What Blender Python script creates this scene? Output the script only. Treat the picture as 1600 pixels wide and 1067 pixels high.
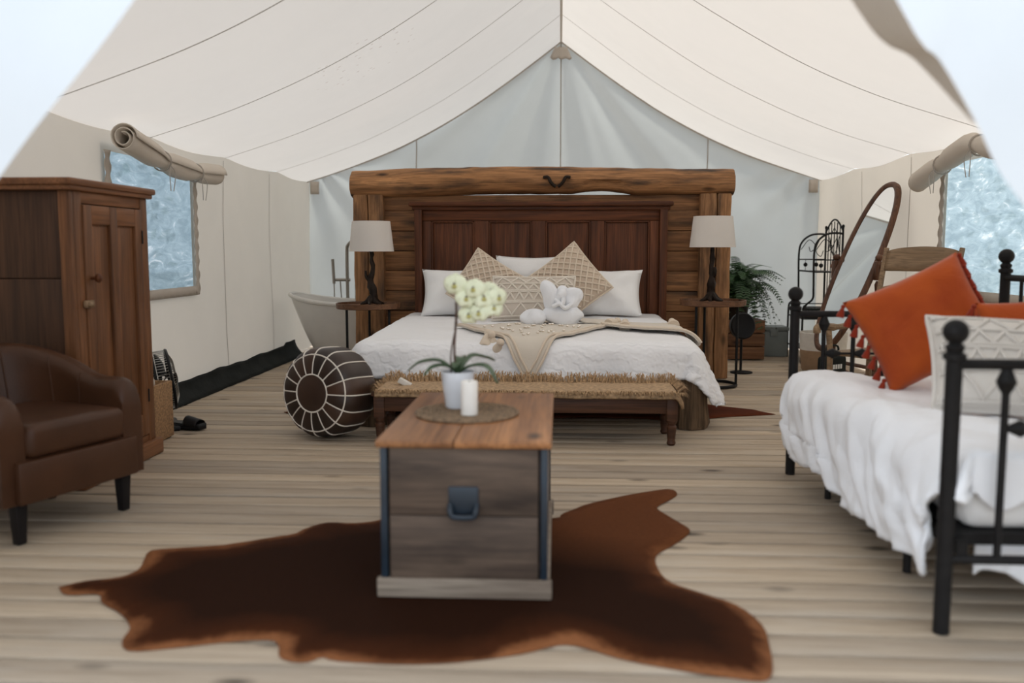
import bpy, bmesh, math, random
from mathutils import Vector, Matrix, noise
R = math.radians; PI = math.pi
random.seed(7)
for o in list(bpy.data.objects): bpy.data.objects.remove(o)
sc = bpy.context.scene; COL = sc.collection

# ------------------------------------------------------------------ camera
cam = bpy.data.cameras.new('camera'); co = bpy.data.objects.new('camera', cam); COL.objects.link(co); sc.camera = co
cam.sensor_width = 36; cam.lens = 1400 / 1600 * 36; cam.clip_start = 0.05; cam.clip_end = 300
co.location = (0, 0, 1.12); co.rotation_euler = (R(90 - 5.852), 0, R(3.05))
cam.dof.use_dof = True; cam.dof.focus_distance = 6.5; cam.dof.aperture_fstop = 1.35

# ------------------------------------------------------------------ sky, sun, exposure
w = bpy.data.worlds.new('world'); sc.world = w; w.use_nodes = True
bg = w.node_tree.nodes['Background']; bg.inputs[0].default_value = (0.85, 0.92, 1.0, 1); bg.inputs[1].default_value = 1.0
sun = bpy.data.lights.new('sun', 'SUN'); so = bpy.data.objects.new('sun', sun); COL.objects.link(so)
sun.energy = 2.0; sun.angle = R(8); sun.color = (1, .93, .82); so.rotation_euler = Vector((-.62, -.22, -.75)).to_track_quat('-Z', 'Y').to_euler(); so.location = (6, 6, 9)
vs = sc.view_settings; vs.view_transform = 'Standard'; vs.look = 'None'; vs.exposure = 0.85; vs.gamma = 1; vs.use_curve_mapping = False

# ------------------------------------------------------------------ materials
def nodes(name):
    m = bpy.data.materials.new(name); m.use_nodes = True; nt = m.node_tree; nt.nodes.clear()
    out = nt.nodes.new('ShaderNodeOutputMaterial'); return m, nt, out
def N(nt, t, **kw):
    n = nt.nodes.new(t)
    for k, v in kw.items():
        if k in n.inputs: n.inputs[k].default_value = v
        else: setattr(n, k, v)
    return n
def coords(nt, scale=(1, 1, 1), rnd=False, rot=(0, 0, 0)):
    tc = N(nt, 'ShaderNodeTexCoord'); mp = N(nt, 'ShaderNodeMapping'); mp.inputs['Scale'].default_value = scale; mp.inputs['Rotation'].default_value = rot
    nt.links.new(tc.outputs['Object'], mp.inputs['Vector'])
    if rnd:
        oi = N(nt, 'ShaderNodeObjectInfo'); mu = N(nt, 'ShaderNodeMath', operation='MULTIPLY'); mu.inputs[1].default_value = 37.0
        nt.links.new(oi.outputs['Random'], mu.inputs[0]); nt.links.new(mu.outputs[0], mp.inputs['Location'])
    return mp.outputs['Vector']
def ramp(nt, fac, stops):
    r = N(nt, 'ShaderNodeValToRGB'); e = r.color_ramp.elements
    e[0].position, e[0].color = stops[0][0], (*stops[0][1], 1); e[1].position, e[1].color = stops[-1][0], (*stops[-1][1], 1)
    for p, c in stops[1:-1]: x = e.new(p); x.color = (*c, 1)
    nt.links.new(fac, r.inputs[0]); return r.outputs[0]
def ntex(nt, vec, scale, detail=4, rough=.55, dist=0):
    n = N(nt, 'ShaderNodeTexNoise'); n.inputs['Scale'].default_value = scale; n.inputs['Detail'].default_value = detail; n.inputs['Roughness'].default_value = rough; n.inputs['Distortion'].default_value = dist
    nt.links.new(vec, n.inputs['Vector']); return n.outputs['Fac']
def mixc(nt, fac, a, b, mode='MIX'):
    m = N(nt, 'ShaderNodeMix', data_type='RGBA', blend_type=mode)
    for i, v in ((0, fac), (6, a), (7, b)):
        if hasattr(v, 'links') or hasattr(v, 'is_output'): nt.links.new(v, m.inputs[i])
        elif i == 0: m.inputs[0].default_value = v
        else: m.inputs[i].default_value = (*v, 1)
    return m.outputs[2]
def bump(nt, h, strength, dist=.01):
    b = N(nt, 'ShaderNodeBump'); b.inputs['Strength'].default_value = strength; b.inputs['Distance'].default_value = dist
    nt.links.new(h, b.inputs['Height']); return b.outputs[0]
def bsdf(nt, out, col, rough=.6, nrm=None, metal=0, spec=.5, sheen=0, trans=0, sss=0):
    p = N(nt, 'ShaderNodeBsdfPrincipled'); p.inputs['Roughness'].default_value = rough; p.inputs['Metallic'].default_value = metal
    p.inputs['Specular IOR Level'].default_value = spec; p.inputs['Sheen Weight'].default_value = sheen; p.inputs['Transmission Weight'].default_value = trans
    if hasattr(col, 'is_output'): nt.links.new(col, p.inputs['Base Color'])
    else: p.inputs['Base Color'].default_value = (*col, 1)
    if nrm is not None: nt.links.new(nrm, p.inputs['Normal'])
    nt.links.new(p.outputs[0], out.inputs[0]); return p
def plain(name, c, rough=.6, var=.12, scale=9, bmp=.1, bscale=60, rnd=False, **kw):
    m, nt, out = nodes(name); v = coords(nt, rnd=rnd)
    col = ramp(nt, ntex(nt, v, scale), [(.3, tuple(x * (1 - var) for x in c)), (.7, tuple(min(1, x * (1 + var)) for x in c))])
    bsdf(nt, out, col, rough, bump(nt, ntex(nt, v, bscale), bmp, .004), **kw); return m
def wood(name, dark, light, axis=0, rough=.55, knots=True, rnd=True, fine=1.0, bmp=.35, spread=(.32, .68), stain=None, spec=.3, streak=.55, br0=.74):
    m, nt, out = nodes(name); st = [7, 7, 7]; st[axis] = .55
    v = coords(nt, tuple(st), rnd); f = ntex(nt, v, 2.2 * fine, 6, .62, .6)
    col = ramp(nt, f, [(spread[0], dark), (spread[1], light)])
    st2 = [60, 60, 60]; st2[axis] = 2; v2 = coords(nt, tuple(st2), rnd); g = ntex(nt, v2, 1.5, 3)
    col = mixc(nt, ramp(nt, g, [(.35, (1 - streak,) * 3), (.55, (1, 1, 1))]), tuple(x * .62 for x in dark), col)
    if knots:
        s3 = [5, 5, 5]; s3[axis] = 2.2; v3 = coords(nt, tuple(s3), rnd); vo = N(nt, 'ShaderNodeTexVoronoi'); vo.inputs['Scale'].default_value = 1.0; nt.links.new(v3, vo.inputs['Vector'])
        k = ramp(nt, vo.outputs['Distance'], [(.05, (0, 0, 0)), (.16, (1, 1, 1))]); col = mixc(nt, k, tuple(x * .3 for x in dark), col)
    if stain: col = mixc(nt, ramp(nt, ntex(nt, coords(nt, tuple(.9 if i == axis else 5 for i in range(3)), rnd), 2.0, 5), [(.50, (0, 0, 0)), (.70, (1, 1, 1))]), col, stain)
    if rnd:
        oi = N(nt, 'ShaderNodeObjectInfo'); br = ramp(nt, oi.outputs['Random'], [(0, (br0, br0, br0 * 1.02)), (1, (1.0, .98, .95))]); col = mixc(nt, 1.0, col, br, 'MULTIPLY')
    bsdf(nt, out, col, rough, bump(nt, g, bmp, .003), spec=spec); return m
def cloth(name, c, rough=.9, kind='weave', sc_=1.0, strength=.3, sheen=.2, c2=None):
    m, nt, out = nodes(name); v = coords(nt)
    if kind == 'quilt':
        h1 = N(nt, 'ShaderNodeTexWave', wave_type='RINGS'); h1.inputs['Scale'].default_value = 9 * sc_; h1.inputs['Distortion'].default_value = 9; h1.inputs['Detail'].default_value = 2; h1.inputs['Detail Scale'].default_value = 1.3
        nt.links.new(v, h1.inputs['Vector']); h = h1.outputs['Fac']; dist = .006
    elif kind == 'crease':
        h = ntex(nt, v, 5 * sc_, 5, .6, 1.2); dist = .02
    else:
        h = ntex(nt, v, 220 * sc_, 2); dist = .002
    col = c if c2 is None else ramp(nt, ntex(nt, v, 3, 4), [(.35, c2), (.65, c)])
    bsdf(nt, out, col, rough, bump(nt, h, strength, dist), spec=.15, sheen=sheen); return m
def canvas(name, c, tr=.5, trc=(.9, .85, .76), spots=False):
    m, nt, out = nodes(name); v = coords(nt); col = ramp(nt, ntex(nt, v, 2.5, 5), [(.3, tuple(x * .94 for x in c)), (.7, c)])
    if spots:
        vo = N(nt, 'ShaderNodeTexVoronoi'); vo.inputs['Scale'].default_value = 14; nt.links.new(v, vo.inputs['Vector'])
        dot = ramp(nt, vo.outputs['Distance'], [(.14, (1, 1, 1)), (.22, (0, 0, 0))])
        gm = N(nt, 'ShaderNodeTexGradient', gradient_type='SPHERICAL'); mp = N(nt, 'ShaderNodeMapping'); tc = N(nt, 'ShaderNodeTexCoord')
        mp.inputs['Location'].default_value = (2.6, -12.2, -4.6); mp.inputs['Scale'].default_value = (1.9, 1.9, 1.9)
        nt.links.new(tc.outputs['Object'], mp.inputs[0]); nt.links.new(mp.outputs[0], gm.inputs[0])
        area = ramp(nt, gm.outputs['Fac'], [(.05, (0, 0, 0)), (.5, (1, 1, 1))]); msk = mixc(nt, 1.0, dot, area, 'MULTIPLY')
        col = mixc(nt, msk, col, (.42, .30, .22))
    bn = bump(nt, ntex(nt, v, 260, 2), .12, .002)
    d = N(nt, 'ShaderNodeBsdfDiffuse'); t = N(nt, 'ShaderNodeBsdfTranslucent'); t.inputs[0].default_value = (*trc, 1)
    nt.links.new(col, d.inputs[0]); nt.links.new(bn, d.inputs['Normal'])
    mx = N(nt, 'ShaderNodeMixShader'); mx.inputs[0].default_value = tr; nt.links.new(d.outputs[0], mx.inputs[1]); nt.links.new(t.outputs[0], mx.inputs[2]); nt.links.new(mx.outputs[0], out.inputs[0]); return m

M = {}
M['roof'] = canvas('roof_canvas', (.76, .71, .66), .42, (.65, .605, .56), spots=True)
M['wall'] = canvas('wall_canvas', (.79, .725, .645), .34, (.75, .68, .595))
M['back'] = canvas('back_canvas', (.68, .69, .68), .38, (.52, .55, .545))
M['hem'] = canvas('hem_canvas', (.60, .53, .46), .15)
M['roll'] = canvas('roll_canvas', (.76, .68, .59), .15)
M['seam'] = plain('seam_thread', (.42, .37, .32), .9)
M['flap'] = canvas('flap_canvas', (.86, .91, .96), .15, (.86, .9, .95))
def vinyl():
    m, nt, out = nodes('clear_vinyl'); v = coords(nt, (1, 1.2, 3)); nb = bump(nt, ntex(nt, v, 6, 3, .5, 1.5), .5, .03)
    tr = N(nt, 'ShaderNodeBsdfTransparent'); tr.inputs[0].default_value = (.72, .84, .92, 1)
    gl = N(nt, 'ShaderNodeBsdfGlossy'); gl.inputs['Roughness'].default_value = .18; gl.inputs[0].default_value = (.9, .95, 1, 1); nt.links.new(nb, gl.inputs['Normal'])
    df = N(nt, 'ShaderNodeBsdfTranslucent'); nt.links.new(ramp(nt, ntex(nt, coords(nt, (1, 1.0, 3.2), rot=(.5, 0, 0)), 3.5, 5, .6, 1.5), [(.38, (.26, .36, .42)), (.60, (.40, .52, .59)), (.72, (.85, .9, .95))]), df.inputs[0])  # whitish streaks of reflected sky and haze painted into the vinyl colour
    a = N(nt, 'ShaderNodeMixShader'); a.inputs[0].default_value = .93; nt.links.new(tr.outputs[0], a.inputs[1]); nt.links.new(df.outputs[0], a.inputs[2])
    b = N(nt, 'ShaderNodeMixShader'); b.inputs[0].default_value = .18; nt.links.new(a.outputs[0], b.inputs[1]); nt.links.new(gl.outputs[0], b.inputs[2]); nt.links.new(b.outputs[0], out.inputs[0]); return m
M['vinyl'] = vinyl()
M['deck'] = wood('deck_wood', (.44, .345, .25), (.60, .49, .37), 0, .75, rnd=True, bmp=.2, stain=(.52, .44, .35), streak=.3, br0=.7)
M['oldwood'] = wood('old_timber', (.24, .115, .05), (.60, .31, .14), 2, .7, bmp=.6, stain=(.10, .055, .03))
M['plank'] = wood('plank_timber', (.19, .085, .036), (.50, .24, .10), 0, .65, bmp=.5, stain=(.08, .045, .026))
M['log'] = wood('log_timber', (.20, .095, .042), (.66, .33, .14), 0, .7, bmp=.9, fine=.8, stain=(.07, .045, .032))
M['mahog'] = wood('mahogany', (.055, .017, .006), (.165, .052, .018), 2, .5, knots=False, rnd=False, bmp=.12, spec=.25)
M['mahogx'] = wood('mahogany_rail', (.052, .016, .006), (.16, .05, .017), 0, .5, knots=False, rnd=False, bmp=.12, spec=.25)
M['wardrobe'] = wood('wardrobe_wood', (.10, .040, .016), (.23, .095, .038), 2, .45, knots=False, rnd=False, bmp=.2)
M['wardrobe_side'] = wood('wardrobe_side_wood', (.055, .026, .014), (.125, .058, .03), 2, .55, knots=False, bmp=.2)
M['wardrobe_x'] = wood('wardrobe_cornice_wood', (.14, .055, .022), (.28, .12, .05), 1, .45, knots=False, rnd=False)
M['bench'] = wood('bench_wood', (.05, .022, .012), (.12, .05, .025), 0, .5, knots=False, rnd=False)
M['trunk_top'] = wood('trunk_lid_wood', (.21, .085, .032), (.42, .19, .075), 1, .38, rnd=True, bmp=.2)
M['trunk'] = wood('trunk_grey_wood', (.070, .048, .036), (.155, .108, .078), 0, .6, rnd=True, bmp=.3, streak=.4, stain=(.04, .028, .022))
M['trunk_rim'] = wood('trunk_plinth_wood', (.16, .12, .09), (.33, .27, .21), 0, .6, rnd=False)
M['traywood'] = wood('tray_wood', (.10, .045, .022), (.23, .11, .055), 0, .5, rnd=False)
M['mirrorwood'] = wood('mirror_frame_wood', (.07, .03, .016), (.17, .075, .038), 2, .4, knots=False, rnd=False)
M['oak'] = wood('weathered_oak', (.20, .125, .07), (.36, .24, .14), 0, .55, knots=False, rnd=False)
M['crate'] = wood('crate_wood', (.13, .06, .03), (.26, .13, .065), 0, .6)
M['stump'] = wood('stump_bark', (.06, .038, .022), (.22, .14, .08), 2, .85, bmp=1.0, rnd=False)
M['darkroot'] = plain('dark_root', (.022, .014, .010), .5, .5, 12, .6, 40, spec=.15)
M['leather'] = plain('brown_leather', (.060, .024, .011), .42, .25, 3, .22, 140, spec=.28)
M['blackleg'] = plain('black_leg', (.012, .010, .010), .45, spec=.15)
M['iron'] = plain('black_iron', (.014, .013, .013), .5, .2, 20, .15, 120, spec=.15)
M['blackplastic'] = plain('black_plastic', (.012, .012, .013), .4, spec=.15)
M['blackcloth'] = plain('black_skirt', (.014, .016, .015), .8, .3, 6, .5, 30, spec=.15)
M['nickel'] = plain('brushed_nickel', (.30, .275, .24), .32, .05, metal=.9)
M['tub'] = plain('tub_enamel', (.66, .64, .60), .3, .03)
M['white'] = plain('white_glaze', (.80, .83, .88), .3, .02)
M['wax'] = plain('candle_wax', (.84, .80, .74), .5, .03)
M['shade'] = canvas('lampshade_linen', (.90, .85, .80), .3, (.8, .74, .68))
M['quilt'] = cloth('white_quilt', (.87, .865, .875), kind='quilt', strength=.55)
M['linen'] = cloth('white_linen', (.88, .87, .86), kind='crease', strength=.35)
M['linen2'] = cloth('white_duvet', (.89, .90, .93), kind='crease', strength=.5, sc_=.8)
M['towel'] = cloth('white_towel', (.86, .87, .90), sc_=.6, strength=.8)
M['macrame'] = cloth('macrame_tan', (.60, .48, .375), sc_=.35, strength=.7)
M['cord'] = cloth('macrame_cord', (.70, .59, .47), sc_=.4, strength=.6)
M['lumbar'] = cloth('lumbar_beige', (.62, .54, .46), sc_=.35, strength=.6)
M['lumbarcord'] = cloth('lumbar_cord', (.76, .69, .60), sc_=.4, strength=.6)
M['knit'] = cloth('white_knit', (.72, .68, .63), sc_=.3, strength=.8)
M['throw'] = cloth('cream_throw', (.66, .59, .50), sc_=.3, strength=.6)
M['sequin'] = plain('sequin', (.85, .8, .72), .15, .02, metal=1)
M['orange'] = cloth('orange_velvet', (.50, .095, .014), .7, kind='crease', sc_=1.1, strength=.55, sheen=.15, c2=(.36, .055, .010))
M['tassel'] = cloth('rust_tassel', (.26, .030, .012), sc_=.4, strength=.6)
M['jute'] = plain('jute', (.40, .265, .15), .9, .45, 45, .8, 120)
M['jutemat'] = plain('jute_mat', (.22, .145, .085), .9, .5, 60, .9, 160)
M['fur'] = plain('jute_fringe', (.40, .255, .135), .9, .5, 70, .5, 200)
M['cork'] = plain('woven_cork', (.30, .17, .08), .85, .5, 70, .9, 120)
M['tan'] = plain('tan_canvas', (.34, .22, .13), .9, .1, 20, .4, 200)
M['offwhite'] = plain('off_white_canvas', (.68, .64, .58), .9, .06, 20, .3, 200)
M['greybox'] = plain('grey_plastic', (.20, .225, .22), .5, .05)
M['ironblue'] = plain('painted_handle', (.012, .022, .035), .4, .3)
M['leaf'] = plain('orchid_leaf', (.055, .095, .045), .35, .2, 14)
M['stem'] = plain('orchid_stem', (.09, .05, .035), .5, .2)
M['petal'] = plain('orchid_petal', (.83, .85, .62), .6, .05, 20)
M['lip'] = plain('orchid_lip', (.55, .50, .16), .6, .3, 40)
M['liptip'] = plain('orchid_column', (.10, .04, .04), .6)
M['fern'] = plain('fern_green', (.028, .075, .022), .55, .5, 6)
M['mirror'] = plain('mirror_glass', (.86, .88, .88), .02, .0, bmp=0, metal=1)
M['clear'] = plain('clear_bottle', (.62, .62, .56), .12, .03, trans=.6)
M['seamwhite'] = plain('white_piping', (.78, .72, .64), .6)
M['foliage'] = plain('tree_leaves', (.06, .13, .04), .6, .5, 3, rnd=True)
M['bark'] = plain('tree_bark', (.06, .045, .035), .9, .3)
M['ground'] = plain('forest_ground', (.10, .085, .055), .95, .4, 1.5)
M['letter'] = plain('white_print', (.7, .7, .68), .6)
def pouf_mat():
    m, nt, out = nodes('pouf_leather'); v = coords(nt, rnd=True); oi = N(nt, 'ShaderNodeObjectInfo')
    c = ramp(nt, oi.outputs['Random'], [(0, (.020, .012, .009)), (.5, (.05, .024, .015)), (1, (.105, .048, .027))])
    c = mixc(nt, ntex(nt, v, 5, 4), c, (.012, .008, .006)); bsdf(nt, out, c, .45, bump(nt, ntex(nt, v, 90), .2, .003)); return m
M['pouf'] = pouf_mat()
def hide_mat(name, dark, mid, light):
    m, nt, out = nodes(name); v = coords(nt); at = N(nt, 'ShaderNodeAttribute', attribute_name='edge')
    nz = ntex(nt, v, 2.2, 5, .6, .8); ad = N(nt, 'ShaderNodeMath', operation='ADD'); s = N(nt, 'ShaderNodeMath', operation='MULTIPLY_ADD'); s.inputs[1].default_value = .9; s.inputs[2].default_value = -.45
    nt.links.new(nz, s.inputs[0]); nt.links.new(at.outputs['Fac'], ad.inputs[0]); nt.links.new(s.outputs[0], ad.inputs[1])
    c = ramp(nt, ad.outputs[0], [(.0, light), (.16, mid), (.6, dark)])
    if name == 'cowhide':   # lighter russet patch of the coat
        gm = N(nt, 'ShaderNodeTexGradient', gradient_type='SPHERICAL'); mp = N(nt, 'ShaderNodeMapping'); tc = N(nt, 'ShaderNodeTexCoord'); mp.inputs['Location'].default_value = (-.42, -4.75, 0); mp.inputs['Scale'].default_value = (1.25, 1.25, 1.25)
        nt.links.new(tc.outputs['Object'], mp.inputs[0]); nt.links.new(mp.outputs[0], gm.inputs[0]); c = mixc(nt, ramp(nt, gm.outputs['Fac'], [(.0, (0, 0, 0)), (.5, (.85, .85, .85))]), c, (.15, .05, .018))
    f = ntex(nt, coords(nt, (40, 130, 40)), 2, 3); c = mixc(nt, ramp(nt, f, [(.3, (0, 0, 0)), (.7, (1, 1, 1))]), mixc(nt, .35, c, (0, 0, 0)), c)
    bsdf(nt, out, c, .8, bump(nt, f, .3, .003), spec=.05); return m
M['hide'] = hide_mat('cowhide', (.024, .008, .0035), (.058, .017, .006), (.26, .10, .04))
M['hide2'] = hide_mat('red_hide', (.07, .018, .008), (.10, .024, .010), (.12, .03, .012))

# ------------------------------------------------------------------ mesh helpers
class B:
    def __init__(s): s.bm = bmesh.new()
    def box(s, c, d, bev=0, rot=None, seg=2):
        mt = Matrix.Translation(c) @ (rot.to_4x4() if rot else Matrix()) @ Matrix.Diagonal((d[0], d[1], d[2], 1))
        r = bmesh.ops.create_cube(s.bm, size=1, matrix=mt)
        if bev: bmesh.ops.bevel(s.bm, geom=list({e for v in r['verts'] for e in v.link_edges}), offset=bev, segments=seg, affect='EDGES', profile=.5)
        return s
    def b2(s, x0, x1, y0, y1, z0, z1, bev=0, seg=2): return s.box(((x0 + x1) / 2, (y0 + y1) / 2, (z0 + z1) / 2), (x1 - x0, y1 - y0, z1 - z0), bev, None, seg)
    def tube(s, pts, r, n=8, caps=True, closed=False):
        pts = [Vector(p) for p in pts]; L = len(pts); rs = r if isinstance(r, (list, tuple)) else [r] * L; rings = []; up = None
        for i, p in enumerate(pts):
            a = pts[(i - 1) % L] if (i or closed) else p; b = pts[(i + 1) % L] if (i < L - 1 or closed) else p
            t = (b - a).normalized()
            if up is None: up = t.orthogonal().normalized()
            up = (up - t * up.dot(t)); up = up.normalized() if up.length > 1e-6 else t.orthogonal().normalized(); q = t.cross(up)
            rings.append([s.bm.verts.new(p + (up * math.cos(2 * PI * k / n) + q * math.sin(2 * PI * k / n)) * rs[i]) for k in range(n)])
        m = L if closed else L - 1
        for i in range(m):
            A, C = rings[i], rings[(i + 1) % L]
            for k in range(n): s.bm.faces.new((A[k], A[(k + 1) % n], C[(k + 1) % n], C[k]))
        if caps and not closed: s.bm.faces.new(rings[0][::-1]); s.bm.faces.new(rings[-1])
        return s
    def lathe(s, prof, n=20, mt=None, a0=0, a1=2 * PI, caps=True):
        mt = mt or Matrix(); full = abs(a1 - a0 - 2 * PI) < 1e-6; m = n if full else n + 1; rings = []
        for r, z in prof: rings.append([s.bm.verts.new(mt @ Vector((r * math.cos(a0 + (a1 - a0) * k / n), r * math.sin(a0 + (a1 - a0) * k / n), z))) for k in range(m)])
        for A, C in zip(rings, rings[1:]):
            for k in range(n): s.bm.faces.new((A[k], A[(k + 1) % m], C[(k + 1) % m], C[k]))
        if full and caps:
            if prof[0][0] > 1e-5: s.bm.faces.new(rings[0][::-1])
            if prof[-1][0] > 1e-5: s.bm.faces.new(rings[-1])
        return s
    def ell(s, c, r, n=14, rot=None, amp=0, freq=3):
        mt = Matrix.Translation(c) @ (rot.to_4x4() if rot else Matrix()) @ Matrix.Diagonal((r[0], r[1], r[2], 1))
        v = bmesh.ops.create_uvsphere(s.bm, u_segments=n, v_segments=max(6, n * 2 // 3), radius=1, matrix=mt)['verts']
        if amp:
            for x in v: x.co += (x.co - Vector(c)).normalized() * amp * noise.noise(x.co * freq)
        return s
    def grid(s, nu, nv, f, skip=None):
        V = [[s.bm.verts.new(f(i / nu, j / nv)) for j in range(nv + 1)] for i in range(nu + 1)]
        for i in range(nu):
            for j in range(nv):
                if skip and skip(i, j): continue
                s.bm.faces.new((V[i][j], V[i + 1][j], V[i + 1][j + 1], V[i][j + 1]))
        return s
    def build(s, name, mat, parent=None, sharp=40, solid=0, loc=None, rot=None):
        bmesh.ops.remove_doubles(s.bm, verts=s.bm.verts, dist=1e-5) if len(s.bm.verts) < 60000 else None
        if not solid: bmesh.ops.recalc_face_normals(s.bm, faces=s.bm.faces)
        me = bpy.data.meshes.new(name); s.bm.to_mesh(me); s.bm.free()
        me.polygons.foreach_set('use_smooth', [True] * len(me.polygons)); me.set_sharp_from_angle(angle=R(sharp))
        me.materials.append(M[mat]); o = bpy.data.objects.new(name, me); COL.objects.link(o); o.parent = parent
        if loc: o.location = loc
        if rot: o.rotation_euler = rot
        if solid: md = o.modifiers.new('thick', 'SOLIDIFY'); md.thickness = solid; md.offset = 0
        return o
def tag(o, label, cat, group=None):
    o['label'] = label; o['category'] = cat
    if group: o['group'] = group
    return o
def thing(name, label, cat, loc=(0, 0, 0), rz=0, group=None):
    o = bpy.data.objects.new(name, None); COL.objects.link(o); o.location = loc; o.rotation_euler = (0, 0, rz); o.empty_display_size = .1
    return tag(o, label, cat, group)
def struct(o): o['kind'] = 'structure'; return o
def inst(src, parent, loc=(0, 0, 0), rot=(0, 0, 0), scale=(1, 1, 1)):
    c = src.copy(); COL.objects.link(c); c.parent = parent; c.location = loc; c.rotation_euler = rot; c.scale = scale; return c
def smooth(pts, n=6):
    P = [Vector(p) for p in pts]; P = [2 * P[0] - P[1]] + P + [2 * P[-1] - P[-2]]; out = []
    for i in range(1, len(P) - 2):
        for k in range(n):
            t = k / n; a, b, c, d = P[i - 1:i + 3]
            out.append(.5 * ((2 * b) + (c - a) * t + (2 * a - 5 * b + 4 * c - d) * t * t + (3 * b - a - 3 * c + d) * t ** 3))
    return out + [P[-2]]
def cushion_surf(w, h, t, u, v, side, pinch=.09):
    x = w / 2 * u * (1 - pinch * (1 - v * v)); y = h / 2 * v * (1 - pinch * (1 - u * u))
    z = side * t / 2 * (max(0, (1 - u ** 4) * (1 - v ** 4))) ** .6
    return Vector((x, y, z))
def cushion(w, h, t, n=18, pinch=.09, lump=0, seed=0):
    b = B()
    for side in (1, -1):
        def f(a, c):
            u, v = a * 2 - 1, c * 2 - 1; p = cushion_surf(w, h, t, u, v, side, pinch)
            if lump: p.z += side * lump * (1 - u ** 4) * (1 - v ** 4) * noise.noise(Vector((p.x * 7 + seed, p.y * 7, side)))
            return p
        b.grid(n, n, f)
    return b
def place(o, loc, rx=0, ry=0, rz=0): o.location = loc; o.rotation_euler = (R(rx), R(ry), R(rz)); return o

# ------------------------------------------------------------------ the tent
XW = 2.85; YB = 10.2; YF = 2.45; ZE = 1.90; ZR = 3.40
def roof_z(s): return ZR + (ZE - ZR) * s - .20 * math.sin(PI * min(1, s)) ** 1.0
def roof_pt(x, y):
    s = abs(x) / XW; z = roof_z(s)
    z += -.035 * math.sin(PI * ((y - 3.4) % 1.4) / 1.4) * s + .012 * noise.noise(Vector((x * 1.5, y * 1.2, 3)))
    return Vector((x, y, z))
rf = struct(B().grid(64, 64, lambda a, c: roof_pt(-XW + 2 * XW * a, YF + (YB - YF) * c)).build('ceiling', 'roof', sharp=60))
for y in (3.4, 4.8, 6.2, 7.6, 9.0):
    for sgn in (-1, 1):
        B().grid(40, 1, lambda a, c: roof_pt(sgn * XW * a, y - .006 + .012 * c) + Vector((0, 0, -.006))).build('seam', 'seam', rf)
B().grid(1, 40, lambda a, c: roof_pt(-.012 + .024 * a, YF + (YB - YF) * c) + Vector((0, 0, -.012))).build('ridge_seam', 'hem', rf)
# side walls with a window opening each
WY0, WY1, WZ0, WZ1 = 5.55, 6.85, .82, 1.74
def lines(lo, hi, a, b, n1, n2, n3): return [lo + (a - lo) * i / n1 for i in range(n1)] + [a + (b - a) * i / n2 for i in range(n2)] + [b + (hi - b) * i / n3 for i in range(n3 + 1)]
YS = lines(YF, YB, WY0, WY1, 24, 12, 28); ZS = lines(0.02, ZE, WZ0, WZ1, 8, 8, 2)
def wall_pt(sgn, y, z):
    k = z / ZE; fold = .035 * noise.noise(Vector((y * 1.6, z * .5, sgn * 4))) + .012 * math.sin(y * 9 + 2 * noise.noise(Vector((y, z, 0))))
    inw = 1.0 if not (WY0 - .2 < y < WY1 + .2) else .25
    scal = -.03 * abs(math.sin(PI * (y - 3.4) / 1.4)) if k > .98 else 0
    return Vector((sgn * (XW - max(-.02, fold * inw * (1 - k ** 6))), y, z + scal))
walls = {}
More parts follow.
